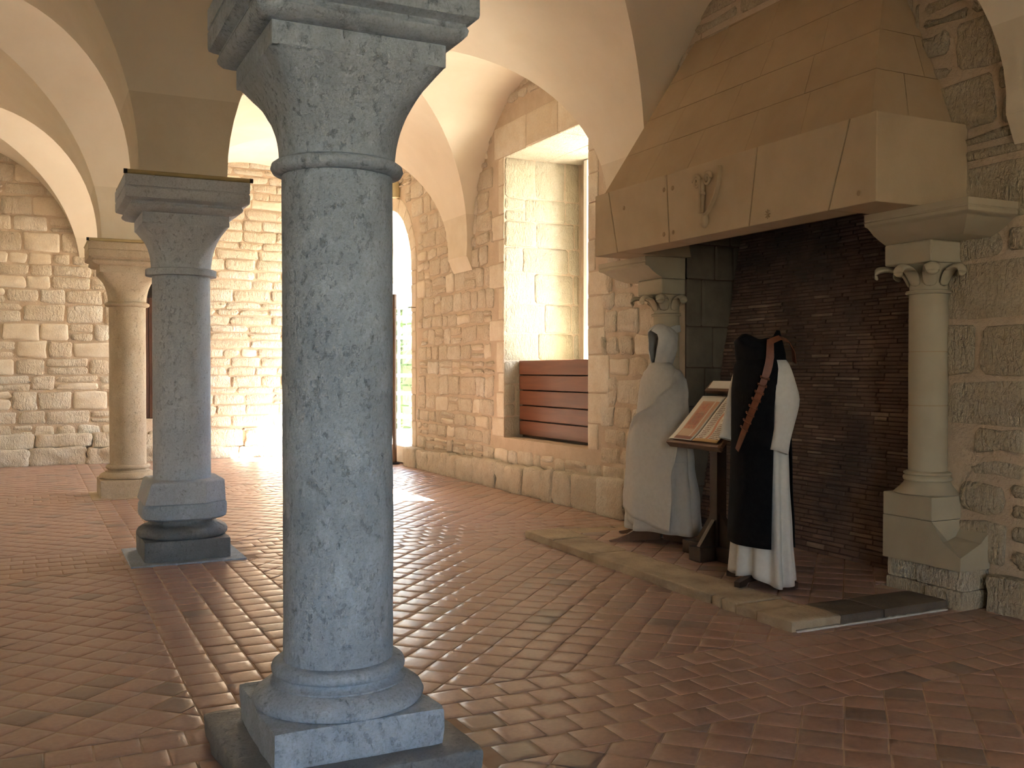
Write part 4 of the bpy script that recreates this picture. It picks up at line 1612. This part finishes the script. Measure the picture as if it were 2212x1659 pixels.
# beige spotlight over the door
sp = tag(empty('spotlight', (5.36, 15.45, 4.42)), 'beige cylindrical spotlight mounted above the arched door', 'spotlight')
sp.location = (0, 0, 0)
MB().lathe([(.066, 4.30), (.080, 4.30), (.080, 4.58), (.072, 4.585), (.01, 4.585)], (5.395, 15.35, 0), 24).build('housing', 'beige_paint', sp, True, 40)
MB().lathe([(.01, 4.325), (.066, 4.325), (.067, 4.301)], (5.395, 15.35, 0), 24).build('lamp_opening', 'black_plastic', sp, True, 40)
MB().box(5.43, XW + .01, 15.33, 15.37, 4.42, 4.46).build('bracket', 'beige_paint', sp)

# ------------------------------------------------------------------ dark door in the end wall
dd = tag(empty('door_3'), 'dark brown plank door in a niche of the end wall', kind='structure')
yb = YF + .18
nb = 5
for k in range(nb):
    w = (FDOOR[1] - FDOOR[0]) / nb
    a = FDOOR[0] + k * w
    MB().box(a + .004, a + w - .004, yb - .02, yb + .03, FDOOR[2] + .01, 2.70).build('plank', 'door_wood', dd, bevel=0.004)
MB().box(FDOOR[0] + .005, FDOOR[1] - .005, yb, yb + .04, 2.70, FDOOR[3]).build('dark_transom', 'dark_void', dd)
MB().box(FDOOR[0] + .005, FDOOR[1] - .005, yb + .05, yb + .08, FDOOR[2], FDOOR[3]).build('door_back', 'dark_void', dd)

# ------------------------------------------------------------------ garden outside
gd = MB().box(OUT_X + .25, 40, YN - 20, 45, -0.4, -0.05)
tag(gd.build('ground', 'path_gravel'), 'sunlit pale gravel outside the garden door', kind='structure')
rs = random.Random(8)
for k, (hx, hy, rx, ry, hz) in enumerate(((11.2, 22.5, 1.4, 1.1, 2.4), (8.2, 22.8, 1.4, 1.1, 3.0), (14.6, 21.0, 1.7, 1.2, 2.5))):
    root = tag(empty('garden_hedge', (hx, hy, -.05)), ['sunlit green hedge beyond the arched garden door, middle of three', 'sunlit green hedge beyond the arched garden door, closest to the end wall', 'sunlit green hedge beyond the arched garden door, farthest out'][k], 'hedge', 'hedges in the garden')
    m = MB()
    for _ in range(1500):
        u, v_ = rs.uniform(0, 2 * math.pi), rs.uniform(0.02, 1)
        q = Vector((rx * math.cos(u), ry * math.sin(u), 0)) * (0.97 + .06 * rs.random()) * min(1, 1.6 - v_ * .8)
        q.z = hz * v_
        a = Vector((rs.uniform(-1, 1), rs.uniform(-1, 1), rs.uniform(-1, 1))).normalized() * .11
        b = a.cross(Vector((rs.uniform(-1, 1), rs.uniform(-1, 1), rs.uniform(-1, 1)))).normalized() * .07
        m.add([q - a, q + b, q + a, q - b], [(0, 1, 2, 3)])
    tag(m.build('foliage', 'hedge_leaf', root), kind='stuff')
    m = MB().lathe([(0.9, 0), (0.92, hz * .6), (0.7, hz * .9), (.1, hz * .96)], (0, 0, 0), 24)
    o = m.build('hedge_body', 'hedge_leaf', root, True)
    o.scale = (rx, ry, 1)

# ------------------------------------------------------------------ habits and lectern on the hearth


def frame2(center, facing):
    """local axes of a figure: forward (where it faces), side (to its left hand) and up"""
    F = Vector((facing[0], facing[1], 0)).normalized()
    S = Vector((-F.y, F.x, 0))
    C_ = Vector(center)
    return lambda a, b, z: C_ + F * a + S * b + Z_AX * z


def lerp_tab(tab, z):
    """smooth look-up in a table of (z, value...)"""
    if z <= tab[0][0]:
        return tab[0][1:]
    for p, q in zip(tab, tab[1:]):
        if z <= q[0]:
            k = (z - p[0]) / (q[0] - p[0])
            k = k * k * (3 - 2 * k)
            return tuple(a + (b - a) * k for a, b in zip(p[1:], q[1:]))
    return tab[-1][1:]


def robe_surface(W, tab, folds, z0f, z1, nphi=96, nz=44, grow=0.0, phi0=0.0, phi1=2 * math.pi, closed=True, bottom=None, extra=None):
    """cloth tube or strip round a standing figure. phi = 0 faces forward, phi grows towards the figure's left hand"""
    m = MB()
    cols = nphi if closed else nphi + 1
    rings = []
    for i in range(nz + 1):
        row = []
        for j in range(cols):
            k = j / nphi
            t_ = i / nz
            zb = bottom(k) if bottom else z0f
            z = zb + (z1 - zb) * t_
            p0 = phi0(z) if callable(phi0) else phi0
            p1 = phi1(z) if callable(phi1) else phi1
            ph = p0 + (p1 - p0) * k
            hx, hy, off = lerp_tab(tab, z)
            amp = 0.0
            for (n_, a_, phs, ztop) in folds:
                fall = max(0.0, min(1.0, (ztop - z) / max(ztop - 0.1, .1))) ** 1.2
                amp += a_ * fall * math.cos(n_ * ph + phs + 0.25 * math.sin(3 * z))
            g = grow + amp + (extra(ph, z) if extra else 0.0)
            row.append(W(off + (hx + g) * math.cos(ph), (hy + g) * math.sin(ph), z))
        rings.append(row)
    m.loft(rings, closed, False, False)
    return m


# --- cream hooded habit
HC = (4.83, 6.98, 0)
W = frame2(HC, (-1, -0.06))
hab = tag(empty('hooded_habit', HC), 'cream wool hooded habit with draped cloak, hood raised, beside the lectern', 'habit', 'monastic habits')
hab.location = (0, 0, 0)
tabA = [(.14, .240, .385, -.005), (.40, .228, .372, -.005), (.72, .196, .318, 0.0), (1.05, .170, .272, .003), (1.28, .146, .240, .008), (1.40, .128, .218, .012), (1.475, .104, .178, .016), (1.525, .080, .118, .018), (1.56, .070, .085, .018)]
foldsA = [(8, .024, .4, 1.15), (13, .008, 1.3, .9), (3, .010, 2.1, 1.2)]
robe_surface(W, tabA, foldsA, .150, 1.56, 120, 44, bottom=lambda k: .150 + .010 * math.sin(2 * math.pi * k * 3)).build('tunic', 'wool_white', hab, True, solid=0.006)
# cloak flap falling from the raised forearm across the front
edge = lambda z: lerp_tab([(.2, R(-36)), (.98, R(-33)), (1.08, R(-14)), (1.25, R(30)), (1.42, R(66)), (1.52, R(84))], z)[0]
redge = lambda z: lerp_tab([(.15, R(50)), (.6, R(54)), (.95, R(70)), (1.20, R(104)), (1.52, R(124))], z)[0]


def arm_bulge(ph, z):
    c_ = lerp_tab([(.9, R(-22)), (1.05, R(-10)), (1.3, R(45)), (1.5, R(88))], z)[0]
    lip = .022 * math.exp(-((ph - edge(z)) / .10) ** 2) + .016 * math.exp(-((ph - redge(z)) / .12) ** 2)
    return .030 * math.exp(-((ph - c_) / .35) ** 2) * max(0, min(1, (z - .2) / .8)) + lip * min(1, max(0, (1.5 - z) / .15))


robe_surface(W, tabA, [(6, .020, 1.0, 1.10), (13, .008, .3, .9)], 0.2, 1.500, 64, 48, .036, edge, redge, False,
             bottom=lambda k: .330 - .150 * min(1, k * 1.1) ** 0.9, extra=arm_bulge).build('cloak_flap', 'wool_white', hab, True, solid=0.007)
robe_surface(W, tabA, [(6, .010, 2.2, 1.1)], .2, 1.00, 24, 24, .008, lambda z: R(-62), lambda z: R(-10), False,
             bottom=lambda k: .245 - .05 * k).build('under_layer', 'wool_white', hab, True, solid=0.005)
robe_surface(W, tabA, [(7, .010, .9, 1.2)], .2, 1.510, 60, 40, .016, lambda z: lerp_tab([(.2, R(84)), (.9, R(92)), (1.25, R(118)), (1.52, R(128))], z)[0],
             lambda z: lerp_tab([(.2, R(302)), (1.0, R(298)), (1.52, R(278))], z)[0], False, bottom=lambda k: .142 + .13 * k).build('cloak_back', 'wool_white', hab, True, solid=0.006)
# yoke over the shoulders and chest
robe_surface(W, tabA, [(5, .004, .2, 1.6)], .7, 1.560, 90, 30, .010, R(-100), R(128), False,
             bottom=lambda k: .74).build('scapular', 'wool_white', hab, True, solid=0.005)
# hood: open at the face, drawn to a point behind
hood = []
rows = [(1.515, .088, .112, .016, 1), (1.545, .082, .094, .010, 3), (1.575, .088, .090, .002, 13), (1.62, .104, .098, -.004, 23), (1.67, .118, .106, -.006, 31), (1.72, .124, .112, -.004, 36), (1.765, .122, .112, .0, 39),
        (1.798, .116, .106, .004, 36), (1.815, .111, .100, .006, 20), (1.828, .106, .094, .008, 5), (1.846, .094, .080, .010, 1), (1.864, .076, .060, .012, .6), (1.878, .052, .036, .014, .4), (1.886, .024, .016, .016, .2)]
nph = 56
for (z, hx, hy, off, op) in rows:
    r_ = []
    for j in range(nph + 1):
        ph = R(op) + (2 * math.pi - 2 * R(op)) * j / nph
        back = max(0, -math.cos(ph)) ** 8 * .035 * max(0, min(1, (z - 1.62) / .2))
        wr = (.005 * math.sin(4 * ph + z * 26) + .003 * math.sin(9 * ph - z * 30)) * (1 if z < 1.85 else .3)
        fwd = .014 * max(0, math.cos(ph)) ** 3 * (1 if 1.56 < z < 1.84 else 0)
        r_.append(W(off + (hx + wr + fwd) * math.cos(ph) - back, (hy + wr) * math.sin(ph), z - .014 * max(0, -math.cos(ph)) * (1 if z > 1.8 else 0)))
    hood.append(r_)
MB().loft(hood, False, False, True).build('hood', 'wool_white', hab, True, solid=0.007)
MB().loft([[W(-.070, .055 * s_, 1.860 - .07 * (1 - t_)) for s_, t_ in ((1, 0), (.4, 1), (-.4, 1), (-1, 0))],
           [W(-.135, .030 * s_, 1.880 - .065 * (1 - t_)) for s_, t_ in ((1, 0), (.4, 1), (-.4, 1), (-1, 0))],
           [W(-.188, .012 * s_, 1.882 - .055 * (1 - t_)) for s_, t_ in ((1, 0), (.4, 1), (-.4, 1), (-1, 0))]]).build('hood_point', 'wool_white', hab, True, 60)
# dark head form of the stand inside the hood
rings = []
for i in range(9):
    a = -math.pi / 2 + math.pi * i / 8
    rings.append([W(.0 + .062 * max(.05, math.cos(a)) * math.cos(2 * math.pi * j / 16), .055 * max(.05, math.cos(a)) * math.sin(2 * math.pi * j / 16), 1.68 + .115 * math.sin(a)) for j in range(16)])
MB().loft(rings).build('head_form', 'oak_dark', hab, True)
# wooden stand: crossed feet with swept outlines
MB().tube([W(0, 0, HZ + .02), W(0, 0, 1.6)], .022, 10).build('stand_post', 'oak_dark', hab, True, 50)
for ang in (170, 286, 350, 106):
    d = Vector((math.cos(R(ang)), math.sin(R(ang)), 0))
    n_ = Vector((-d.y, d.x, 0)) * .012
    prof = [(.02, .0), (.47, .0), (.48, .012), (.40, .030), (.31, .062), (.22, .110), (.13, .170), (.02, .20)]
    c_ = Vector((HC[0], HC[1], HZ + .001))
    A = [c_ + d * a + Z_AX * b - n_ for a, b in prof]
    B = [c_ + d * a + Z_AX * b + n_ for a, b in prof]
    n = len(prof)
    MB().add(A + B, [tuple(range(n)), tuple(reversed(range(n, 2 * n)))] + [(i, i + n, (i + 1) % n + n, (i + 1) % n) for i in range(n)]).build('stand_foot', 'oak_brown', hab)

# --- white tunic with black scapular
KC = (4.43, 5.24, 0)
W = frame2(KC, (-1, 0.04))
kab = tag(empty('scapular_habit', KC), 'white habit with a black scapular and a brown leather strap', 'habit', 'monastic habits')
kab.location = (0, 0, 0)
tabB = [(.05, .158, .262, .0), (.40, .142, .240, .0), (.80, .130, .222, .0), (1.10, .125, .215, .0), (1.35, .125, .215, .0), (1.50, .115, .200, .0), (1.585, .095, .165, .0), (1.635, .070, .105, .0)]
foldsB = [(10, .026, .4, 1.40), (15, .009, .2, 1.1), (3, .010, 1.0, 1.2)]


def hemB(k):
    a = 2 * math.pi * k
    return .128 - .042 * math.sin(a) ** 2 * (1 if math.sin(a) > 0 else -.4) + .010 * math.sin(4 * a)


robe_surface(W, tabB, foldsB, .08, 1.635, 110, 44, bottom=hemB).build('tunic', 'wool_white', kab, True, solid=0.006)
# scapular: black panels front and back over the tunic


def scap(ph0, ph1, zb, zt, grow):
    return robe_surface(W, tabB, [(7, .006, .2, 1.2)], zb, zt, 30, 40, grow, ph0, ph1, False)


scap(lambda z: lerp_tab([(.3, R(-62)), (1.2, R(-60)), (1.60, R(-66))], z)[0], lambda z: lerp_tab([(.3, R(56)), (1.2, R(62)), (1.60, R(74))], z)[0], .335, 1.635, .037).build('scapular_front', 'wool_black', kab, True, solid=0.006)
scap(lambda z: R(146), lambda z: R(214), .32, 1.635, .034).build('scapular_back', 'wool_black', kab, True, solid=0.006)
# cowl lying round the neck, with a rolled front and a peaked back
rings = []
cowl = [(1.565, .128, .205, .012), (1.60, .135, .200, .016), (1.640, .140, .178, .02), (1.675, .142, .150, .02), (1.700, .130, .128, .014), (1.702, .105, .105, .010), (1.680, .080, .085, .005), (1.64, .055, .065, .0)]
for (z, hx, hy, off) in cowl:
    r_ = []
    for j in range(64):
        ph = 2 * math.pi * j / 64
        fr = max(0, math.cos(ph)) ** 3
        bk_ = max(0, math.cos(ph - R(150))) ** 3
        lift = (.030 * fr + .055 * bk_) * max(0, (z - 1.58) / .12) + .008 * math.sin(5 * ph + 1) * max(0, (z - 1.57) / .13)
        out = .045 * fr * math.exp(-((z - 1.675) / .03) ** 2) + .006 * math.sin(7 * ph)
        r_.append(W(off + (hx + out) * math.cos(ph), (hy + .4 * out) * math.sin(ph), z + lift))
    rings.append(r_)
MB().loft(rings, True, False, True).build('cowl', 'wool_black', kab, True)


def sleeve(side, zc, reach):
    """wide hanging sleeve with an open cuff"""
    path = [(-.005, .120, 1.590, .050, .045), (-.008, .165, 1.545, .068, .048), (-.015, .196, 1.46, .080, .048), (-.024, .216, 1.38, .090, .048), (-.034, .230, 1.31, .098, .047),
            (-.020, .232, 1.22, .082, .046), (.000, .230, 1.12, .068, .044), (.016, .226, 1.04, .060, .043), (.024, .224, zc, .058, .044)]
    rings = []
    for i, (a, b, z, ra, rb) in enumerate(path):
        r_ = []
        for j in range(36):
            t_ = 2 * math.pi * j / 36
            wv = .004 * math.sin(3 * t_ + i * .9)
            r_.append(W(a + reach * (1.59 - z) + (ra + wv) * math.cos(t_), side * (b + (rb + wv) * math.sin(t_)), z + (.018 * math.cos(t_) if i == len(path) - 1 else 0)))
        rings.append(r_)
    return MB().loft(rings, True, True, False).build('sleeve', 'wool_white', kab, True, solid=0.008, sub=1)


sleeve(1, .965, 0.02)
sleeve(-1, 1.02, 0.16)


# leather strap from the shoulder across the front
def front_pt(ph, z, g):
    hx, hy, off = lerp_tab(tabB, z)
    return W(off + (hx + g) * math.cos(ph), (hy + g) * math.sin(ph), z)


pts = [W(-.135, .165, 1.55), W(-.100, .195, 1.63), W(-.045, .212, 1.69), W(.020, .208, 1.71), W(.080, .186, 1.685)]
for k in range(1, 15):
    t_ = k / 14
    pts.append(front_pt(R(60 - 66 * t_ ** 1.2), 1.635 - .67 * t_, .054 + .02 * max(0, 1 - 4 * t_)))
strap = MB()
sr_ = []
for i, p in enumerate(pts):
    d = (pts[min(i + 1, len(pts) - 1)] - pts[max(i - 1, 0)]).normalized()
    radial = Vector((p.x - KC[0], p.y - KC[1], 0.35 * (1 if i < 4 else 0))).normalized()
    s_ = d.cross(radial).normalized()
    w = .026 if i < 8 else .022
    sr_.append([p - s_ * w - radial * .003, p + s_ * w - radial * .003, p + s_ * w + radial * .003, p - s_ * w + radial * .003])
strap.loft(sr_)
strap_o = strap.build('leather_strap', 'leather', kab, True, 40)
for i in range(8, len(pts) - 3):
    p = pts[i]
    d = (pts[i + 1] - pts[i - 1]).normalized()
    radial = Vector((p.x - KC[0], p.y - KC[1], 0)).normalized()
    s_ = d.cross(radial).normalized()
    MB().tube([p - s_ * .030 + radial * .002, p - s_ * .015 + radial * .009, p + s_ * .015 + radial * .009, p + s_ * .030 + radial * .002], .0055, 6).build('strap_loop', 'leather', strap_o, True)
    for q in (-1, 1):
        MB().lathe([(.001, -.007), (.006, -.004), (.007, 0), (.006, .004), (.001, .007)], tuple(p + s_ * .026 * q + radial * .010 + Z_AX * .008), 8).build('stud', 'leather', strap_o, True)
# stand under it
MB().tube([W(0, 0, HZ + .01), W(0, 0, 1.58)], .022, 10).build('stand_post', 'oak_dark', kab, True, 50)
for ang in (15, 105, 195, 285):
    d = Vector((math.cos(R(ang)), math.sin(R(ang)), 0))
    n_ = Vector((-d.y, d.x, 0)) * .022
    prof = [(.0, .022), (.18, .022), (.20, .0), (.27, .0), (.27, .035), (.19, .050), (.10, .072), (.0, .080)]
    c_ = Vector((KC[0], KC[1], HZ + .012))
    A = [c_ + d * a + Z_AX * b_ - n_ for a, b_ in prof]
    B = [c_ + d * a + Z_AX * b_ + n_ for a, b_ in prof]
    n = len(prof)
    MB().add(A + B, [tuple(range(n)), tuple(reversed(range(n, 2 * n)))] + [(i, i + n, (i + 1) % n + n, (i + 1) % n) for i in range(n)]).build('stand_foot', 'oak_dark', kab)

# --- lectern
LC = (4.72, 6.08, 0)
lec = tag(empty('lectern', LC), 'dark oak lectern with a sloping desk between the two habits', 'lectern')
lec.location = (0, 0, 0)
MB().box(4.675, 4.765, 6.035, 6.125, HZ + .09, 1.05).build('post', 'oak_dark', lec, bevel=0.004)
MB().box(4.50, 4.94, 6.01, 6.15, HZ - .002, HZ + .105).build('foot_beam', 'oak_dark', lec, bevel=0.006)
MB().box(4.65, 4.79, 5.72, 6.44, HZ - .002, HZ + .100).build('foot_beam', 'oak_dark', lec, bevel=0.006)
for s_ in (-1, 1):
    A = [(4.70, 6.08 + s_ * a, HZ + b_) for a, b_ in ((.045, .10), (.26, .10), (.045, .36))]
    B = [(4.74, p[1], p[2]) for p in A]
    MB().add(A + B, [(0, 1, 2), (5, 4, 3), (0, 3, 4, 1), (1, 4, 5, 2), (2, 5, 3, 0)]).build('brace', 'oak_dark', lec)
    A = [(4.72 + s_ * a, 6.06, HZ + b_) for a, b_ in ((.045, .10), (.19, .10), (.045, .30))]
    B = [(p[0], 6.10, p[2]) for p in A]
    MB().add(A + B, [(0, 1, 2), (5, 4, 3), (0, 3, 4, 1), (1, 4, 5, 2), (2, 5, 3, 0)]).build('brace', 'oak_dark', lec)
DY0, DY1 = 5.76, 6.40
sl = Vector((.30, 0, .315)).normalized()        # up the desk
nl = Vector((-sl.z, 0, sl.x))                   # out of the desk
D0 = Vector((4.50, 0, .965))


def desk_box(a0, a1, n0, n1, y0, y1):
    p = lambda a, n_, y: D0 + sl * a + nl * n_ + Y_AX * y
    return MB().hexa([p(a0, n0, y0), p(a1, n0, y0), p(a1, n0, y1), p(a0, n0, y1), p(a0, n1, y0), p(a1, n1, y0), p(a1, n1, y1), p(a0, n1, y1)])


desk_box(-.02, .46, -.035, .0, DY0, DY1).build('desk', 'oak_brown', lec, bevel=0.004)
desk_box(-.045, -.02, -.045, .012, DY0, DY1).build('desk_lip', 'oak_brown', lec, bevel=0.004)
desk_box(.475, .57, .005, .040, DY0 + .06, DY1 - .04).build('ridge_board', 'oak_brown', lec, bevel=0.004)
MB().box(4.60, 4.86, 6.02, 6.14, .95, 1.02).build('desk_support', 'oak_dark', lec, bevel=0.004)
# the other slope of the desk, facing the fire
sl2 = Vector((-.30, 0, .315)).normalized()
D1 = D0 + sl * .46 + Vector((.30, 0, -.315)).normalized() * .50
A = D0 + sl * .46
q0 = [A + Y_AX * DY0, A + Y_AX * DY1, D1 + Y_AX * DY1, D1 + Y_AX * DY0]
nn = Vector((.7, 0, .7)) * .03
MB().hexa([q - nn for q in q0] + q0).build('back_desk', 'oak_dark', lec, bevel=0.003)
# loose printed sheets on the desk
for nm, ya, yb_, mt, lab in (('manuscript_sheet', 6.095, 6.385, 'page_picture', 'printed manuscript sheet with a red-brown framed miniature on the lectern'),
                             ('manuscript_sheet', 5.790, 6.085, 'page_text', 'printed manuscript sheet with text columns on the lectern')):
    m = MB()
    m.uv = []
    nu, nv_ = 10, 16
    for i in range(nv_ + 1):
        for j in range(nu + 1):
            u, v_ = j / nu, i / nv_
            lift = .006 + .030 * max(0, .22 - v_) ** 1.3 * 3 + .003 * math.sin(math.pi * u)
            p = D0 + sl * (-.012 + .46 * v_) + nl * lift + Y_AX * (yb_ + (ya - yb_) * u)
            m.v.append(tuple(p))
            m.uv.append((u, v_))
    for i in range(nv_):
        for j in range(nu):
            a = i * (nu + 1) + j
            m.f.append((a, a + 1, a + nu + 2, a + nu + 1))
    o = m.build(nm, mt, None, True, solid=0.001)
    tag(o, lab, 'sheet', 'sheets on the lectern')
m = MB()
pp = lambda a, n_, y: D0 + sl * a + nl * n_ + Y_AX * y
m.hexa([pp(.50, .041, 5.86), pp(.575, .041, 5.86), pp(.575, .041, 6.33), pp(.50, .041, 6.33), pp(.50, .045, 5.86), pp(.575, .047, 5.86), pp(.575, .047, 6.33), pp(.50, .045, 6.33)])
tag(m.build('paper_sheet', 'paper'), 'white paper folded over the ridge of the lectern', 'sheet')
